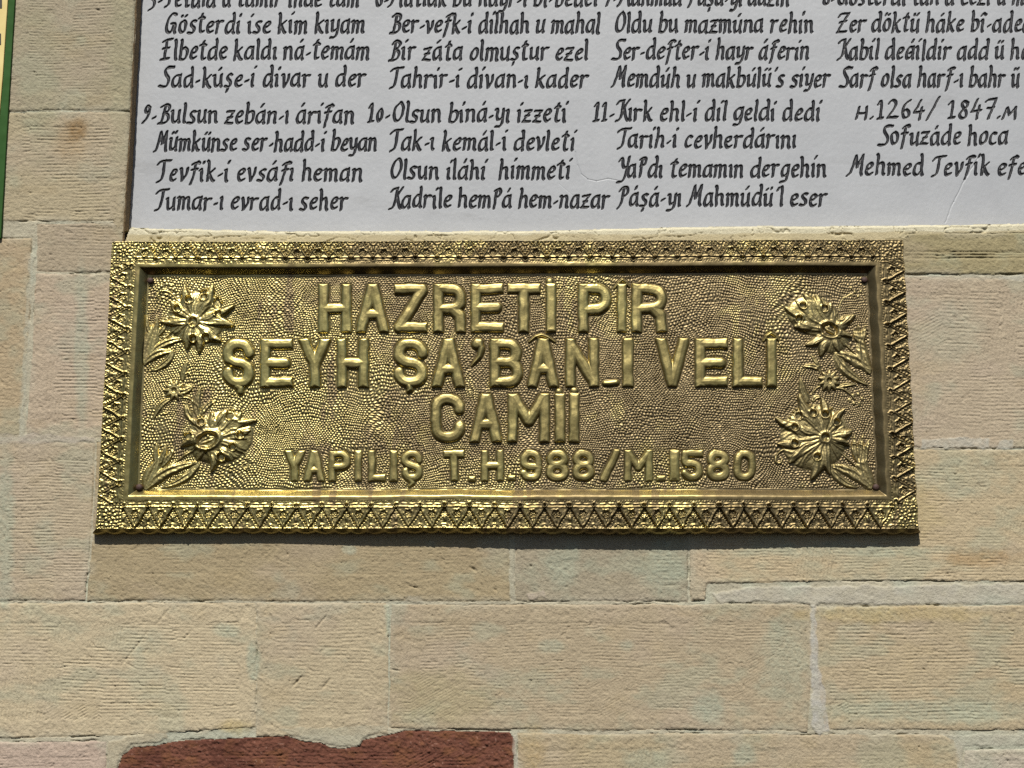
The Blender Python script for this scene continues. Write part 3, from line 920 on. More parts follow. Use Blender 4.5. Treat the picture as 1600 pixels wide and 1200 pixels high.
# rings at the foot, fillets and rope line
rk = np.hypot(ao * PIT, (tnn - 0.845) * WW)
band += 1.3 * G(rk - 3.6, 0.9) - 2.3 * (1 - sm((rk - 1.8) / 1.3)) + 0.7 * G(rk, 0.7)
band += 0.9 * G((tnn - 0.88) * WW, 1.1) * np.abs(np.cos(2 * math.pi * ss / PIT * 1.5)) * sm((rk - 4) / 2)
band += 0.55 * G((tnn - 0.975) * WW, 1.2) * (0.5 + 0.5 * np.cos(2 * math.pi * (ss + 0.6 * dd) / 4.2))
band += 0.8 * G((tnn - 0.02) * WW, 0.9) * (0.6 + 0.4 * np.cos(2 * math.pi * ss / 4.6))
# square corner fields: one rosette each
for (da, wa) in ((dt, WB['t']), (db, WB['b'])):
    for (dbb, wb) in ((dl, WB['l']), (dr, WB['r'])):
        cxm, czm = wa * 0.48, wb * 0.5
        rc = np.hypot(da - cxm, dbb - czm)
        tc_ = np.arctan2(da - cxm, dbb - czm)
        a_ = sm((19.5 - np.maximum(np.abs(da - cxm), np.abs(dbb - czm))) / 1.5)
        ros = 1.6 * G(rc - 2.4, 1.0) - 1.5 * (1 - sm(rc / 1.6)) + 1.7 * G(rc - 7.5, 2.4) * (0.5 + 0.5 * np.cos(8 * tc_)) - 0.8
        wj = 2.2 * vn(BX / 6, BY / 6, 425)
        ros += 1.2 * (0.5 + 0.5 * np.cos(da * 1.2 + wj)) * (0.5 + 0.5 * np.cos(dbb * 1.2 - wj)) * sm((rc - 10) / 2)
        ros += 1.3 * G(np.abs(da - cxm) - np.abs(dbb - czm), 1.0) * sm((rc - 11) / 2) * 0.6
        band = band * (1 - a_) + a_ * ros
band = band * (1.15 + 0.45 * vn(BX / 70, BY / 70, 427)) + 0.22 * fbm(BX / 3.5, BY / 3.5, 2, 423)
band *= sm(dd / 1.2) * (1 - sm((dd - WW) / 1.5))
band += 0.35 * fbm(gb.X * 260, gb.Z * 260, 2, 421) * (dd < WW)
# swelling of the whole sheet away from the wall
bulge = -3.0 + 6.0 * np.exp(-((BX - 1010) / 430.0) ** 2) + 0.8 * vn(BX / 160, BY / 160, 431)
bulge = bulge * sm((BY - 350) / 460 + 0.2)
FH = 20.0
q1 = (dd - WW)                                       # distance past the band
moul = 0.5 * np.sqrt(np.clip(1 - ((q1 - MOUL * 0.5) / (MOUL * 0.5)) ** 2, 0, 1))
q2 = q1 - MOUL
slope = np.clip(q2 / BW, 0, 1)
frame_h = FH + band + moul - 10.5 * (slope ** 1.15) + 0.25 * vn(BX / 12, BY / 12, 435) + 0.5 * sm(q1 / 3) * (1 - slope * 0.5) * (fbm(BX / 22, BY / 22, 3, 436))
# turned-back scalloped lip outside the edge
lipw = np.choose(side, [1.6, 6.5, 1.8, 2.6]) * (0.68 + 0.36 * np.abs(np.sin(math.pi * sb_ / 27.0 + 0.6 * vn(sb_ / 40, sb_ * 0, 437))) * (side == 1))
lo = np.clip(-dd / lipw, 0, 1.0)
frame_h = np.where(dd < 0, FH + band - np.where(side == 1, 6.0, 17.0) * lo, frame_h)
closed = dd < -lipw
back = np.where(side == 1, 3.5, 0.0)
frame_h = np.where(closed, -6.0 - bulge, frame_h)
frame_h = frame_h + bulge
# inside: panel
PB = 9.5
panel_h = PB + bulge + 0.5 * vn(BX / 60, BY / 60, 441)

# --- embossed letters (photo pixels at panel level)
LET = {
    'H': [(0, -.4, 0, 1.4), (1, -.4, 1, 1.4), (0, .5, 1, .5)],
    'A': [(.54, -.25, -.07, 1.25), (.46, -.25, 1.07, 1.25), (.25, .66, .75, .66)],
    'Z': [(-.4, 0, 1, 0), (1, 0, 0, 1), (0, 1, 1.4, 1)],
    'R': [(0, -.4, 0, 1.4), (0, 0, .7, 0), (.7, 0, .97, .14), (.97, .14, .97, .38), (.97, .38, .72, .52), (.72, .52, 0, .52), (.62, .52, .92, .7), (.92, .7, 1.0, 1.4)],
    'E': [(0, -.4, 0, 1.4), (0, 0, 1.4, 0), (0, .5, .93, .5), (0, 1, 1.4, 1)],
    'T': [(-.4, 0, 1.4, 0), (.5, 0, .5, 1.4)],
    'I': [(.5, -.4, .5, 1.4)],
    'P': [(0, -.4, 0, 1.4), (0, 0, .7, 0), (.7, 0, 1, .14), (1, .14, 1, .4), (1, .4, .7, .54), (.7, .54, 0, .54)],
    'S': [(1, .25, .98, .16), (.98, .16, .75, 0), (.75, 0, .25, 0), (.25, 0, 0, .15), (0, .15, 0, .34), (0, .34, .22, .47), (.22, .47, .78, .53), (.78, .53, 1, .66),
          (1, .66, 1, .85), (1, .85, .75, 1), (.75, 1, .25, 1), (.25, 1, .02, .84), (.02, .84, 0, .74)],
    'Y': [(-.12, -.3, .5, .55), (1.12, -.3, .5, .55), (.5, .5, .5, 1.4)],
    'B': [(0, -.4, 0, 1.4), (0, 0, .7, 0), (.7, 0, .95, .12), (.95, .12, .95, .36), (.95, .36, .72, .49), (.72, .49, 0, .49), (.72, .49, 1, .62), (1, .62, 1, .87),
          (1, .87, .75, 1), (.75, 1, 0, 1)],
    'N': [(0, -.4, 0, 1.4), (1, -.4, 1, 1.4), (0, 0, 1, 1)],
    'V': [(-.09, -.3, .5, 1.05), (1.09, -.3, .5, 1.05)],
    'L': [(0, -.4, 0, 1.4), (0, 1, 1.4, 1)],
    'C': [(1, .28, 1, .17), (1, .17, .75, 0), (.75, 0, .25, 0), (.25, 0, 0, .17), (0, .17, 0, .83), (0, .83, .25, 1), (.25, 1, .75, 1), (.75, 1, 1, .83), (1, .83, 1, .72)],
    'M': [(0, -.4, 0, 1.4), (1, -.4, 1, 1.4), (-.02, -.1, .5, .58), (1.02, -.1, .5, .58)],
    '0': [(.3, 0, .7, 0), (.7, 0, 1, .18), (1, .18, 1, .82), (1, .82, .7, 1), (.7, 1, .3, 1), (.3, 1, 0, .82), (0, .82, 0, .18), (0, .18, .3, 0)],
    '5': [(0, 0, 1.4, 0), (0, 0, 0, .42), (0, .42, .7, .42), (.7, .42, 1, .56), (1, .56, 1, .84), (1, .84, .7, 1), (.7, 1, .25, 1), (.25, 1, 0, .82)],
    '8': [(.3, 0, .7, 0), (.7, 0, .96, .14), (.96, .14, .96, .34), (.96, .34, .7, .48), (.7, .48, .3, .48), (.3, .48, .04, .34), (.04, .34, .04, .14), (.04, .14, .3, 0),
          (.7, .48, 1, .64), (1, .64, 1, .86), (1, .86, .7, 1), (.7, 1, .3, 1), (.3, 1, 0, .86), (0, .86, 0, .64), (0, .64, .3, .48)],
    '9': [(.3, 0, .7, 0), (.7, 0, 1, .16), (1, .16, 1, .84), (1, .84, .7, 1), (.7, 1, .25, 1), (.25, 1, 0, .82), (.3, 0, 0, .16), (0, .16, 0, .4), (0, .4, .3, .55), (.3, .55, 1, .55)],
    '/': [(1.1, -.15, -.1, 1.15)],
    '.': [(-.5, .5, 1.5, .5)],
}
TEXT = [
    [('H', 497, 549.6), ('A', 556, 608), ('Z', 616, 668), ('R', 676.5, 729), ('E', 735.5, 787), ('T', 793, 844), ('I', 852.5, 869), ('P', 903.5, 955.5),
     ('I', 964, 979.5), ('R', 987, 1043)],
    [('S', 347, 397), ('E', 406, 457), ('Y', 466, 517), ('H', 525.5, 576.5), ('S', 615, 668), ('A', 675, 726), ('B', 764.5, 816.5), ('A', 824, 873.5),
     ('N', 883, 936), ('I', 972, 989.5), ('V', 1024, 1077), ('E', 1085.5, 1137), ('L', 1144.5, 1191), ('I', 1197, 1213.5)],
    [('C', 672.5, 726), ('A', 733.5, 785), ('M', 793, 859), ('I', 866.5, 883), ('I', 889, 905.5)],
    [('Y', 444, 476), ('A', 474, 507), ('P', 513, 547.5), ('I', 554, 565), ('L', 575, 603), ('I', 609, 621), ('S', 627, 660.5), ('T', 693, 726),
     ('.', 731.5, 743.5), ('H', 752, 787), ('.', 793.5, 806), ('9', 813, 847), ('8', 853.5, 888.5), ('8', 894.5, 929), ('/', 938, 968), ('M', 975, 1020),
     ('.', 1025, 1040), ('I', 1046, 1061), ('5', 1064.5, 1098), ('8', 1104, 1139), ('0', 1146, 1181)],
]
ROWS = [(443.5, 519.5, 16.0), (529, 605.5, 16.5), (615, 691.5, 16.0), (703.5, 752, 11.0)]


def chain_curves(segs_, sharp):
    out, cur = [], [np.array(segs_[0][:2]), np.array(segs_[0][2:])]
    for q_ in segs_[1:]:
        if not sharp and abs(q_[0] - cur[-1][0]) < 1e-6 and abs(q_[1] - cur[-1][1]) < 1e-6:
            cur.append(np.array(q_[2:]))
        else:
            out.append(cur)
            cur = [np.array(q_[:2]), np.array(q_[2:])]
    out.append(cur)
    res = []
    for c_ in out:
        p_ = chaikin(c_) if len(c_) > 3 else np.array(c_)
        for i_ in range(len(p_) - 1):
            res.append((p_[i_][0], p_[i_][1], p_[i_ + 1][0], p_[i_ + 1][1]))
    return res


LET = {k_: chain_curves(v_, k_ in 'ZEHAN') for k_, v_ in LET.items()}


def smax(a, b_, k):
    h_ = np.clip(0.5 + 0.5 * (a - b_) / k, 0, 1)
    return b_ + (a - b_) * h_ + k * h_ * (1 - h_) * 0.45


LJX = IX + 0.8 * vn(IX / 9, IY / 9, 451) + 0.5 * vn(IX / 30, IY / 30, 452)
LJY = IY + 0.8 * vn(IX / 9, IY / 9, 453) + 0.5 * vn(IX / 30, IY / 30, 454)
LS = [np.full(BX.shape, -30.0) for _ in range(4)]


def stamp(row, f, x0, y0, x1, y1):
    w = gb.win(x0 - 14, y0 - 14, x1 + 14, y1 + 14)
    v = f(LJX[w], LJY[w])
    LS[row][w] = np.maximum(LS[row][w], v)


for row, items in enumerate(TEXT):
    y0, y1, wd = ROWS[row]
    for ch, x0, x1 in items:
        yy0, yy1 = (y0, y1)
        if ch == '.':
            yy0 = y1 - 8.5
        cw = wd
        if row == 3 and ch == 'I':
            cw = 13

        def f(X_, Y_, ch=ch, x0=x0, x1=x1, yy0=yy0, yy1=yy1, cw=cw):
            a = cw / 2
            bx0, bx1, by0, by1 = x0 + a, x1 - a, yy0 + a, yy1 - a
            if bx1 < bx0:
                bx0 = bx1 = (x0 + x1) / 2
            res = None
            for (u0, v0, u1, v1) in LET[ch]:
                q, _ = segq(X_, Y_, bx0 + u0 * (bx1 - bx0 or 1), by0 + v0 * (by1 - by0), bx0 + u1 * (bx1 - bx0 or 1), by0 + v1 * (by1 - by0))
                if ch == 'I':
                    q = np.abs(X_ - (x0 + x1) / 2)
                if ch == '.':
                    q = np.abs(Y_ - (yy0 + yy1) / 2)
                s_ = (a if ch not in 'I.' else 20) - q
                res = s_ if res is None else smax(res, s_, 2.5)
            bxs = np.minimum(np.minimum(X_ - x0, x1 - X_), np.minimum(Y_ - yy0, yy1 - Y_))
            return np.minimum(res, bxs * 1.9)
        stamp(row, f, x0, yy0, x1, yy1)


def blob(row, pts, wd):
    P = np.array(pts, float)

    def f(X_, Y_):
        r = None
        for i in range(len(P) - 1):
            q, t = segq(X_, Y_, P[i, 0], P[i, 1], P[i + 1, 0], P[i + 1, 1])
            w0, w1 = (wd if np.isscalar(wd) else wd[i]), (wd if np.isscalar(wd) else wd[i + 1])
            s_ = w0 + (w1 - w0) * t - q
            r = s_ if r is None else np.maximum(r, s_)
        return r
    stamp(row, f, P[:, 0].min() - 4, P[:, 1].min() - 4, P[:, 0].max() + 4, P[:, 1].max() + 4)


blob(0, [(859, 441), (859.2, 441)], 5.6)                                  # dot of the dotted capital
blob(0, [(959.5, 451), (966, 442), (972, 437.5), (978, 441), (983.5, 449)], [0.8, 1.7, 2.0, 1.7, 0.8])
blob(1, [(371, 603), (375, 607), (375, 612)], [6.5, 6.0, 5.2])              # cedillas
blob(1, [(639, 603), (641, 608), (638, 611)], [5, 4.5, 3])
blob(1, [(745, 537), (745.3, 537.2)], 8.5)                                # apostrophe
blob(1, [(749, 535), (752.5, 543), (749, 556), (737, 572)], [6, 5.2, 4.2, 1])
blob(1, [(826.5, 534.5), (836, 526), (845, 523), (856, 526), (867, 534)], [1, 2.2, 2.8, 2.2, 1])
blob(1, [(945, 599.5), (963, 598.5)], 4.6)
blob(1, [(1193, 533), (1198, 525), (1205, 520.5), (1212, 525), (1217, 533)], [0.7, 1.5, 1.8, 1.5, 0.7])
blob(2, [(873.2, 612.5), (873.6, 612.5)], 5.8)
blob(2, [(896.4, 611), (896.8, 611)], 5.8)
blob(3, [(641, 749), (645, 754), (640, 759)], [4.5, 4, 2.2])

LALL = np.maximum.reduce(LS)

# --- flower sprays
def bez(p0, p1, p2, n=10):
    t = np.linspace(0, 1, n + 1)[:, None]
    p0, p1, p2 = map(np.array, (p0, p1, p2))
    return (1 - t) ** 2 * p0 + 2 * t * (1 - t) * p1 + t * t * p2


class Spray:
    def __init__(self, x0, y0, x1, y1, seed):
        self.w = gb.win(x0, y0, x1, y1)
        self.x = IX[self.w] + 0.6 * vn(IX[self.w] / 7, IY[self.w] / 7, seed)
        self.y = IY[self.w] + 0.6 * vn(IX[self.w] / 7, IY[self.w] / 7, seed + 1)
        self.h = np.full(self.x.shape, -4.0)
        self.seed = seed

    def put(self, h):
        self.h = np.maximum(self.h, h)

    def leaf(self, p0, p1, p2, wd, ht=4.0, mode='leaf', crease=0.35):
        P = bez(p0, p1, p2)
        q = np.full(self.x.shape, 99.0)
        T = np.zeros(self.x.shape)
        SG = np.zeros(self.x.shape)
        n = len(P) - 1
        for i in range(n):
            d, t = segq(self.x, self.y, P[i, 0], P[i, 1], P[i + 1, 0], P[i + 1, 1])
            tt = (i + t) / n
            if mode == 'leaf':
                pr = wd * np.sin(math.pi * np.clip(tt, 0, 1) ** 0.8) ** 0.75 + 0.6
            elif mode == 'petal':
                pr = 1.35 * wd * np.sqrt(np.clip(1 - tt ** 1.15, 0, 1)) * (0.85 + 0.25 * np.sin(math.pi * tt)) + 0.4
            else:
                pr = wd * (1 - 0.45 * tt) + 0.0 * tt
            qq = d / pr
            up = qq < q
            q = np.where(up, qq, q)
            T = np.where(up, tt, T)
        h = np.where(q < 1, np.sqrt(np.clip(1 - q * q, 0, 1)), -(q - 1) * 1.2)
        prof = (0.75 + 0.35 * np.sin(math.pi * T)) * (1.15 if mode == 'petal' else 1.0)
        hh = np.where(q < 1, ht * prof * h - crease * ht * np.exp(-(q / 0.22) ** 2) * (mode == 'leaf') * np.sin(math.pi * T), h * 2)
        hh = hh + np.where(q < 1, 0.22 * np.cos(q * 9 + 2) * (mode != 'tube'), 0)
        self.put(hh)

    def tube(self, pts, wd, ht=2.5):
        for i in range(len(pts) - 2 if len(pts) > 2 else 1):
            if len(pts) > 2:
                a = pts[i] if i == 0 else ((pts[i][0] + pts[i + 1][0]) / 2, (pts[i][1] + pts[i + 1][1]) / 2)
                c_ = pts[i + 2] if i == len(pts) - 3 else ((pts[i + 1][0] + pts[i + 2][0]) / 2, (pts[i + 1][1] + pts[i + 2][1]) / 2)
                self.leaf(a, pts[i + 1], c_, wd, ht, 'tube')
            else:
                m_ = ((pts[0][0] + pts[1][0]) / 2, (pts[0][1] + pts[1][1]) / 2)
                self.leaf(pts[0], m_, pts[1], wd, ht, 'tube')

    def dome(self, cx, cy, rx, ry, ht, rot=0.0):
        c_, s_ = math.cos(rot), math.sin(rot)
        u = ((self.x - cx) * c_ + (self.y - cy) * s_) / rx
        v = (-(self.x - cx) * s_ + (self.y - cy) * c_) / ry
        q = np.hypot(u, v)
        self.put(np.where(q < 1, ht * np.sqrt(np.clip(1 - q * q, 0, 1)), -(q - 1) * 3))

    def hole(self, cx, cy, r, dep):
        q = np.hypot(self.x - cx, self.y - cy)
        k_ = 1 - sm((q - r * 0.5) / (r * 0.65))
        self.h = np.where(self.h > 0.6, np.maximum(self.h - (dep + 1.5) * k_, 0.5), self.h) + 1.1 * np.exp(-((q - r * 1.25) / 1.3) ** 2) * (self.h > 0)

    def ring(self, cx, cy, rx, ry, wd, ht, rot=0.0, sink=2.5):
        c_, s_ = math.cos(rot), math.sin(rot)
        u = ((self.x - cx) * c_ + (self.y - cy) * s_) / rx
        v = (-(self.x - cx) * s_ + (self.y - cy) * c_) / ry
        q = np.hypot(u, v)
        self.h = self.h - sink * (1 - sm((q - 0.55) / 0.35))
        self.h = self.h + ht * np.exp(-((q - 1) * (rx + ry) / 2 / wd) ** 2)

    def flute(self, cx, cy, r0, r1, n, dep):
        th = np.arctan2(self.y - cy, self.x - cx)
        r = np.hypot(self.x - cx, self.y - cy)
        ph = n * th + 2.2 * vn(self.x / 20, self.y / 20, self.seed + 9)
        win = sm((r - r0) / 5) * sm((r1 - r) / 12) * (self.h > 1.0)
        f = 1 - np.abs(np.sin(ph * 0.5)) ** 0.6
        fine = np.cos(ph * 3.0 + 1.5 * vn(self.x / 9, self.y / 9, self.seed + 8)) * sm(r / 25 - 0.3)
        self.h = np.where(win > 0, np.maximum(self.h - dep * 1.5 * win * f + 0.28 * win * fine, 0.5), self.h)

    def beads(self, pts, r=2.3, ht=3.0):
        for (a, b_) in pts:
            self.dome(a, b_, r, r, ht)

    def petals(self, c, tips, wd, ht, bend=0.12, mode='petal', start=0.12):
        for k, t in enumerate(tips):
            w_ = wd if len(t) < 3 else t[2]
            dx, dy = t[0] - c[0], t[1] - c[1]
            sgn = 1 if k % 2 else -1
            mid = (c[0] + dx * 0.55 - dy * bend * sgn, c[1] + dy * 0.55 + dx * bend * sgn)
            self.leaf((c[0] + dx * start, c[1] + dy * start), mid, (t[0], t[1]), w_, ht, mode)

    def rosette(self, cx, cy, r0, r1, n, ht, rot=0.0):
        for k in range(n):
            a = rot + 2 * math.pi * k / n
            self.leaf((cx + r0 * 0.5 * math.cos(a), cy + r0 * 0.5 * math.sin(a)), (cx + r0 * math.cos(a), cy + r0 * math.sin(a)),
                      (cx + r1 * math.cos(a), cy + r1 * math.sin(a)), r1 * 0.2, ht, 'petal')
        self.dome(cx, cy, r0, r0, ht)
        self.ring(cx, cy, r0 * 0.55, r0 * 0.55, 1.4, 0.9, 0, 2.4)


sprays = []
# upper left
s = Spray(205, 425, 385, 595, 500)
s.tube([(291, 508), (270, 516), (256, 528), (238, 548), (225, 570)], 2.4, 2.8)
s.leaf((226, 570), (232, 530), (247, 503), 13, 3.0)
s.leaf((238, 528), (228, 512), (230, 492), 4, 3.0); s.leaf((243, 520), (246, 507), (244, 491), 3.6, 3.0); s.leaf((246, 524), (254, 516), (259, 503), 4, 3.0)
s.leaf((232, 556), (258, 528), (291, 529), 6.5, 3.6)
s.leaf((226, 568), (242, 546), (271, 549), 7.5, 3.6); s.leaf((270, 548), (262, 572), (235, 579), 6.0, 3.4)
s.tube([(278, 470), (266, 455), (252, 453), (242, 462), (249, 466)], 2.0, 1.8)
s.beads([(252, 446), (260, 444), (267, 446), (270, 452)], 3.0, 1.8); s.beads([(258, 451)], 2.4, 1.2)
s.dome(306, 498, 44, 42, 6.5)
s.petals((302, 501), [(289, 446, 9), (332.5, 445, 10), (267, 471, 9), (366, 477, 7), (366, 509, 10), (346, 533, 10), (311, 552, 9), (292, 546, 9), (250, 502, 6)], 9, 6.5)
s.beads([(286, 461), (290, 458), (294, 456), (313, 454), (317.5, 452), (322, 452), (326, 455), (336, 466), (340, 464), (344, 467), (346, 471),
         (270, 488), (273, 492)], 2.5, 4.4)
for (a, b_) in [(295, 468), (319, 464), (339, 474), (277, 482), (341, 490), (302, 529), (322, 527)]:
    s.hole(a, b_, 5.2, 5.5)
s.ring(302, 503, 8, 8, 2.0, 1.2, 0, 4.0)
s.beads([(299, 504)], 3, 4.2)
s.flute(302, 502, 9, 52, 13, 1.0)
sprays.append(s)
# lower left
s = Spray(205, 555, 415, 775, 520)
s.leaf((285, 594), (284, 580), (293, 563), 4.2, 2.6); s.tube([(286, 588), (292, 580), (297, 584), (293, 587)], 1.8, 2.2)
s.leaf((280, 612), (292, 614), (301, 601), 5, 3.0); s.leaf((286, 608), (292, 602), (300, 603), 3, 2.4)
s.rosette(272, 609.5, 8.5, 17, 10, 3.6)
s.leaf((267, 623), (249, 628), (239, 654), 4.6, 2.8); s.tube([(258, 630), (250, 642), (260, 648), (263, 643)], 1.8, 1.8)
s.tube([(279, 622), (293, 618), (306, 634), (311, 655)], 2.4, 2.4)
s.leaf((311, 653), (300, 630), (314, 605), 6.5, 3.0); s.leaf((306, 657), (288, 650), (292, 627), 6.5, 3.0); s.leaf((314, 647), (322, 630), (338, 625), 4.6, 2.8)
s.tube([(302, 701), (282, 716), (262, 728), (226, 764)], 2.6, 2.8)
s.leaf((226, 765), (234, 740), (249, 714), 11, 3.0)
s.leaf((243, 728), (243, 710), (244, 692), 4.4, 3.0); s.leaf((248, 724), (256, 710), (259, 692), 4.4, 3.0); s.leaf((252, 728), (264, 716), (272, 697), 4, 3.0)
s.leaf((227, 765), (252, 730), (312, 722), 9, 3.4); s.leaf((311, 723), (292, 752), (252, 761), 6.5, 3.2)
s.dome(343, 683, 53, 41, 7.0, -0.25)
s.petals((338, 684), [(354, 640, 9), (377, 644, 9), (401, 656, 7), (391, 672, 8), (386, 686, 8), (362, 719, 9), (329, 737, 8), (281, 697, 8), (285, 676, 8),
                      (295, 655, 8), (332, 645, 8), (307, 720, 7)], 9, 6.0, start=0.3)
for (a, b_) in [(314, 660), (359, 650), (375, 679), (294, 681), (363, 698), (345, 714)]:
    s.hole(a, b_, 5.5, 5.0)
s.beads([(309, 652), (313, 650), (318, 650), (322, 653), (354, 642), (359, 640), (364, 641)], 2.2, 4.5)
s.ring(324, 688, 20, 14, 3.0, 2.2, -0.3, 4.2)
s.leaf((312, 694), (324, 684), (336, 684), 5.5, 4.2)
s.beads([(325, 682)], 4.0, 5.0)
s.tube([(377, 704), (389, 714), (386, 735), (376, 731), (379, 726)], 2.2, 2.2)
s.flute(326, 687, 20, 72, 15, 1.0)
sprays.append(s)
# upper right
s = Spray(1215, 440, 1372, 612, 540)
s.leaf((1360, 584), (1342, 556), (1347, 522), 10, 3.0)
s.leaf((1343, 536), (1336, 526), (1334, 514), 3.4, 2.8); s.leaf((1346, 532), (1340, 522), (1342, 507), 3.6, 3.0); s.leaf((1349, 534), (1348, 522), (1353, 507), 4, 3.0)
s.leaf((1362, 578), (1334, 558), (1303, 551), 9, 3.2); s.leaf((1304, 552), (1316, 584), (1356, 601), 7.5, 3.2)
s.tube([(1316, 531), (1328, 546), (1342, 560)], 2.2, 2.6)
s.tube([(1312, 484), (1313, 470), (1322, 463), (1334, 457), (1330, 466)], 2.0, 1.6); s.beads([(1336, 456), (1345, 456), (1330, 450), (1341, 463)], 2.8, 1.4)
s.dome(1271, 494, 42, 30, 6.5, 0.3)
s.dome(1300, 530, 26, 22, 4.5)
s.petals((1280, 503), [(1226, 480, 8), (1255, 460, 9), (1243, 470, 6), (1275, 461, 8), (1240, 510, 9), (1297, 473, 9), (1257, 489, 10)], 8, 5.6, start=0.2)
s.petals((1300, 520), [(1258, 539, 7), (1282, 557, 8), (1337, 493, 8), (1312, 550, 6), (1331, 527, 5)], 7, 5.0, start=0.25)
for (a, b_) in [(1254, 478), (1248, 499), (1288, 482), (1313, 494)]:
    s.hole(a, b_, 5.2, 5.0)
s.ring(1296, 516, 16, 12, 2.6, 2.0, 0.35, 4.0)
s.leaf((1289, 512), (1298, 516), (1304, 522), 4.5, 4.2); s.beads([(1295, 511)], 3, 4.5); s.dome(1310, 526, 6, 6.5, 6.0)
s.leaf((1282, 582), (1278, 566), (1267, 555), 3.6, 2.6); s.leaf((1280, 577), (1268, 569), (1254, 573), 4.2, 2.8)
s.flute(1300, 519, 16, 72, 14, 0.9)
sprays.append(s)
# lower right
s = Spray(1198, 572, 1378, 772, 560)
s.tube([(1285, 602), (1276, 603), (1268, 617)], 2.2, 2.2); s.tube([(1308, 606), (1322, 606), (1336, 624)], 2.4, 2.0)
s.leaf((1310, 605), (1322, 600), (1338, 601), 3.2, 2.4)
s.beads([(1333, 618), (1341, 616), (1347, 623), (1343, 631), (1334, 630), (1328, 625)], 3.2, 1.6)
s.rosette(1295.5, 595, 8.5, 18, 10, 3.6, 0.3)
s.leaf((1264, 629), (1252, 612), (1251, 590), 6.2, 3.0); s.leaf((1270, 628), (1276, 616), (1283, 622), 4, 2.6)
s.leaf((1363, 764), (1344, 740), (1347, 708), 12, 3.2)
s.leaf((1340, 722), (1332, 702), (1335, 680), 4.4, 3.2); s.leaf((1345, 718), (1342, 698), (1349, 679), 4.4, 3.2); s.leaf((1353, 722), (1350, 702), (1359, 687), 4.8, 3.2)
s.leaf((1363, 764), (1330, 730), (1295, 728), 9, 3.4); s.leaf((1296, 729), (1312, 756), (1340, 762), 6.5, 3.2)
s.tube([(1302, 698), (1322, 714), (1339, 730)], 2.2, 2.6)
s.dome(1271, 684, 52, 52, 6.5, 0.2)
s.petals((1290, 684), [(1248, 616, 10), (1284, 623, 9), (1320, 638, 6), (1309, 648, 8), (1211, 653, 9), (1332, 672, 8), (1214, 694, 10), (1233, 724, 9), (1267, 750, 10),
                       (1297, 742, 8), (1327, 696, 7), (1232, 672, 9)], 9, 6.2, start=0.16)
for (a, b_) in [(1248, 650), (1270, 646), (1289, 648), (1241, 668), (1241, 693), (1307, 660), (1277, 714)]:
    s.hole(a, b_, 5.2, 5.2)
s.beads([(1244.5, 640), (1240, 643.5), (1236.5, 648), (1234, 653), (1228, 664), (1228, 670), (1261, 635), (1267, 634), (1273, 635.5), (1293, 635.5), (1299, 638)], 2.5, 4.4)
s.tube([(1233, 700), (1216, 704), (1210, 724), (1222, 724), (1221, 716)], 2.4, 2.6)
s.ring(1289, 684, 8, 8, 2.2, 1.2, 0, 4.6)
s.dome(1294, 688, 5.2, 5.2, 5.4)
s.flute(1290, 685, 9, 82, 17, 1.0)
sprays.append(s)

FMASK = np.full(BX.shape, -4.0)
for s in sprays:
    FMASK[s.w] = np.maximum(FMASK[s.w], s.h)

# --- hammered ground: rows of small pellets that flow around letters and flowers
hj = 0.6
wx = hj * 2.2 * vn(IX / 5.5, IY / 5.5, 621) + IX + 14 * vn(IX / 80, IY / 80, 601) + 4.5 * vn(IX / 30, IY / 30, 603)
wy = hj * 2.2 * vn(IX / 5.5, IY / 5.5, 623) + IY + 14 * vn(IX / 80, IY / 80, 605) + 4.5 * vn(IX / 30, IY / 30, 607)
pit = 4.4
k0 = 2 * math.pi / pit
hx = np.cos(k0 * 1.155 * (wy)) + np.cos(k0 * 1.155 * (0.866 * wx - 0.5 * wy)) + np.cos(k0 * 1.155 * (0.866 * wx + 0.5 * wy))
pel = np.clip((hx + 1.0) / 4.0, 0, 1) ** 0.8
free = sm((-LALL - 2.2) / 1.6) * sm((-FMASK + 0.3) / 0.9)
pamp = 1.75 * (0.8 + 0.25 * vn(IX / 60, IY / 60, 617) + 0.25 * vn(IX / 18, IY / 18, 611) + 0.35 * vn(IX / 4.2, IY / 4.2, 615))
panel_h = panel_h + free * (pamp * (pel - 0.35)) - 0.9 * np.exp(-((LALL + 1.4) / 1.0) ** 2)
panel_h += 0.22 * fbm(IX / 3, IY / 3, 2, 613)
# flat strip along the foot of the bevel
q3 = q2 - BW
flat = sm((q3 - 2.0) / 2.0)
panel_h = panel_h * flat + (1 - flat) * (PB + bulge)

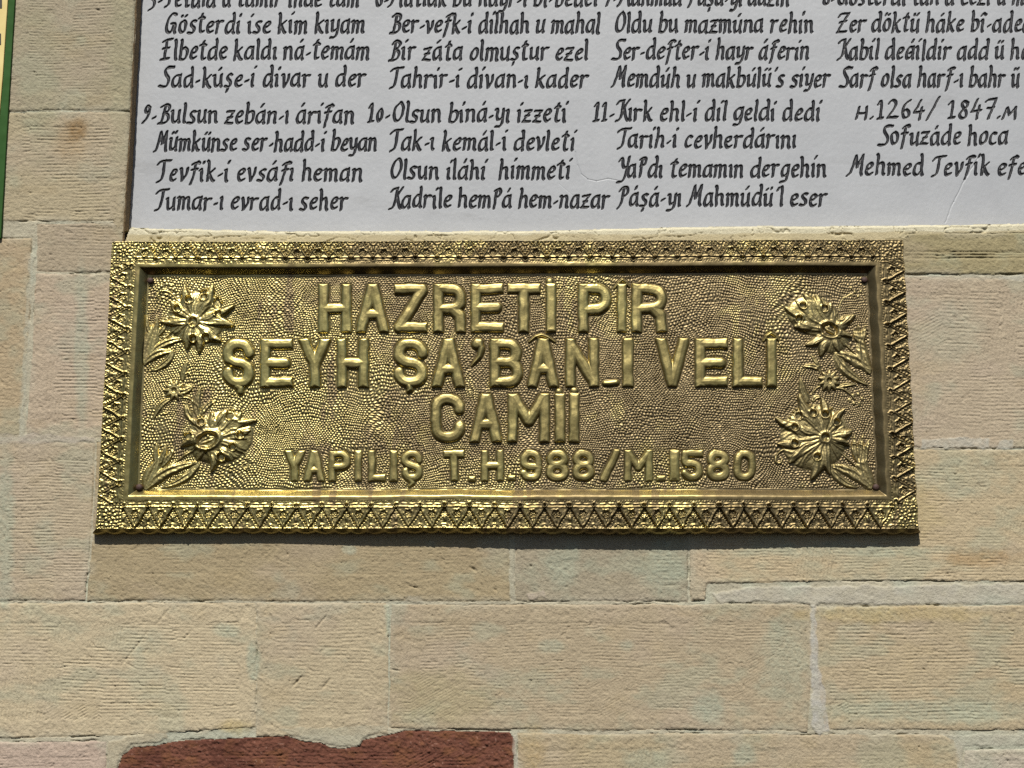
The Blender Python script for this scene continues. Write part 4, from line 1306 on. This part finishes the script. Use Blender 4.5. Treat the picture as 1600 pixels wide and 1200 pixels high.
allh = np.where(q2 >= BW, panel_h, frame_h)
PYy = -allh * 1e-3
cq = cellmean(q2 - BW)
cd = cellmean(dd + lipw)
grid_mesh('border_frame', gb.X, gb.Z, PYy, (cq < 0) & (cd > -1.3), M_FRAME, plaque, TAR)
grid_mesh('panel', gb.X, gb.Z, PYy, cq >= 0, M_PANEL, plaque, TAR)
base_h = PB + bulge
for row in range(4):
    L_ = LS[row] + 0.8
    rw = ROWS[row][2] * 0.30
    t_ = np.clip(L_ / rw, 0, 1)
    hh = ROWS[row][2] * 0.26 * np.sqrt(np.clip(1 - (1 - t_) ** 2.0, 0, 1)) + np.clip(L_, 0, 9) * 0.12 + 0.45 * vn(IX / 21, IY / 21, 640 + row) * t_
    hh = hh * (1 + 0.10 * vn(IX / 16, IY / 16, 620 + row) + 0.10 * vn(IX / 55, IY / 40, 622 + row)) + 0.30 * fbm(IX / 10, IY / 10, 2, 625 + row) * t_
    hh = np.where(L_ > 0, hh, L_ * 1.4) - 0.5
    grid_mesh('raised_lettering', gb.X, gb.Z, -(base_h + hh) * 1e-3, (cellmean(L_) > -1.2) & (cq > 0), M_LETTER, plaque, TAR)
for s in sprays:
    hh = s.h + np.where(s.h > 0, 0.22 * fbm(s.x / 2.6, s.y / 2.6, 2, s.seed + 7), 0) - 0.4
    cm_ = (cellmean(s.h) > -0.9) & (cq[s.w[0].start:s.w[0].stop - 1, s.w[1].start:s.w[1].stop - 1] > 0)
    grid_mesh('flower_spray', gb.X[s.w], gb.Z[s.w], -(base_h[s.w] + hh) * 1e-3, cm_, M_FLOWER, plaque, TAR[s.w])

# --- nails
def revolve(name, cx, cz, y0, prof, mat, parent, n=24):
    co, quads = [], []
    for (r, d) in prof:
        for k in range(n):
            a = 2 * math.pi * k / n
            co.append((cx + r * math.cos(a), y0 - d, cz + r * math.sin(a)))
    for i in range(len(prof) - 1):
        for k in range(n):
            k1 = (k + 1) % n
            quads.append((i * n + k, (i + 1) * n + k, (i + 1) * n + k1, i * n + k1)[::-1])
    return raw_mesh(name, np.array(co), np.array(quads), mat, parent)


for (a, b_) in [(234.5, 438), (1351, 437), (217, 761), (1369, 761)]:
    x, z = unproj(a, b_, -0.013)
    revolve('nail', float(x), float(z), -0.008, [(0.0048, -0.004), (0.0050, 0.0035), (0.0046, 0.0050), (0.0030, 0.0060), (0.0001, 0.0064)], M_NAIL, plaque)

# ------------------------------------------------------------------ gilded sign at the edge of the picture
gild = root_at('gilded_sign', -30, 360, -0.002, 'gold painted sign with a green border beside the top of the stone wall', 'sign')


def prism(name, pts, y0, y1, mat, parent):
    """flat outline in photo px with real thickness from y0 (back) to y1 (front)"""
    P = [unproj(a, b_, y1) for a, b_ in pts]
    n = len(P)
    me = bpy.data.meshes.new(name)
    W = parent['_w']
    v = [(float(x) - W[0], y1 - W[1], float(z) - W[2]) for x, z in P] + [(float(x) - W[0], y0 - W[1], float(z) - W[2]) for x, z in P]
    f = [tuple(range(n))] + [tuple(range(2 * n - 1, n - 1, -1))] + [(i, n + i, n + (i + 1) % n, (i + 1) % n) for i in range(n)]
    me.from_pydata(v, [], f)
    me.update()
    me.materials.append(mat)
    o = bpy.data.objects.new(name, me)
    COL.objects.link(o)
    o.parent = parent
    md = o.modifiers.new('edge', 'BEVEL')
    md.width = 0.0008
    md.segments = 2
    return o


prism('panel', [(-130, -140), (18, -140), (12, 0), (4, 120), (-2, 190), (-14, 352), (-130, 352)], 0.004, -0.0045, M_GILT, gild)
prism('green_border', [(22, -140), (18, -140), (13, 0), (5, 120), (-1, 190), (-13, 352), (-130, 352), (-130, 372), (1, 372), (12, 182), (17, 100), (23, 0), (29, -140)][1:],
      0.004, -0.006, M_GREEN, gild)
prism('dark_letter', [(-40, -6), (3, -6), (3, 13), (-40, 13)], -0.004, -0.0052, M_DARK, gild)
prism('dark_letter', [(-40, 52), (1.5, 52), (1.5, 70), (-40, 70)], -0.004, -0.0052, M_DARK, gild)

for o in (wall, sign, plaque, gild):
    del o['_w']
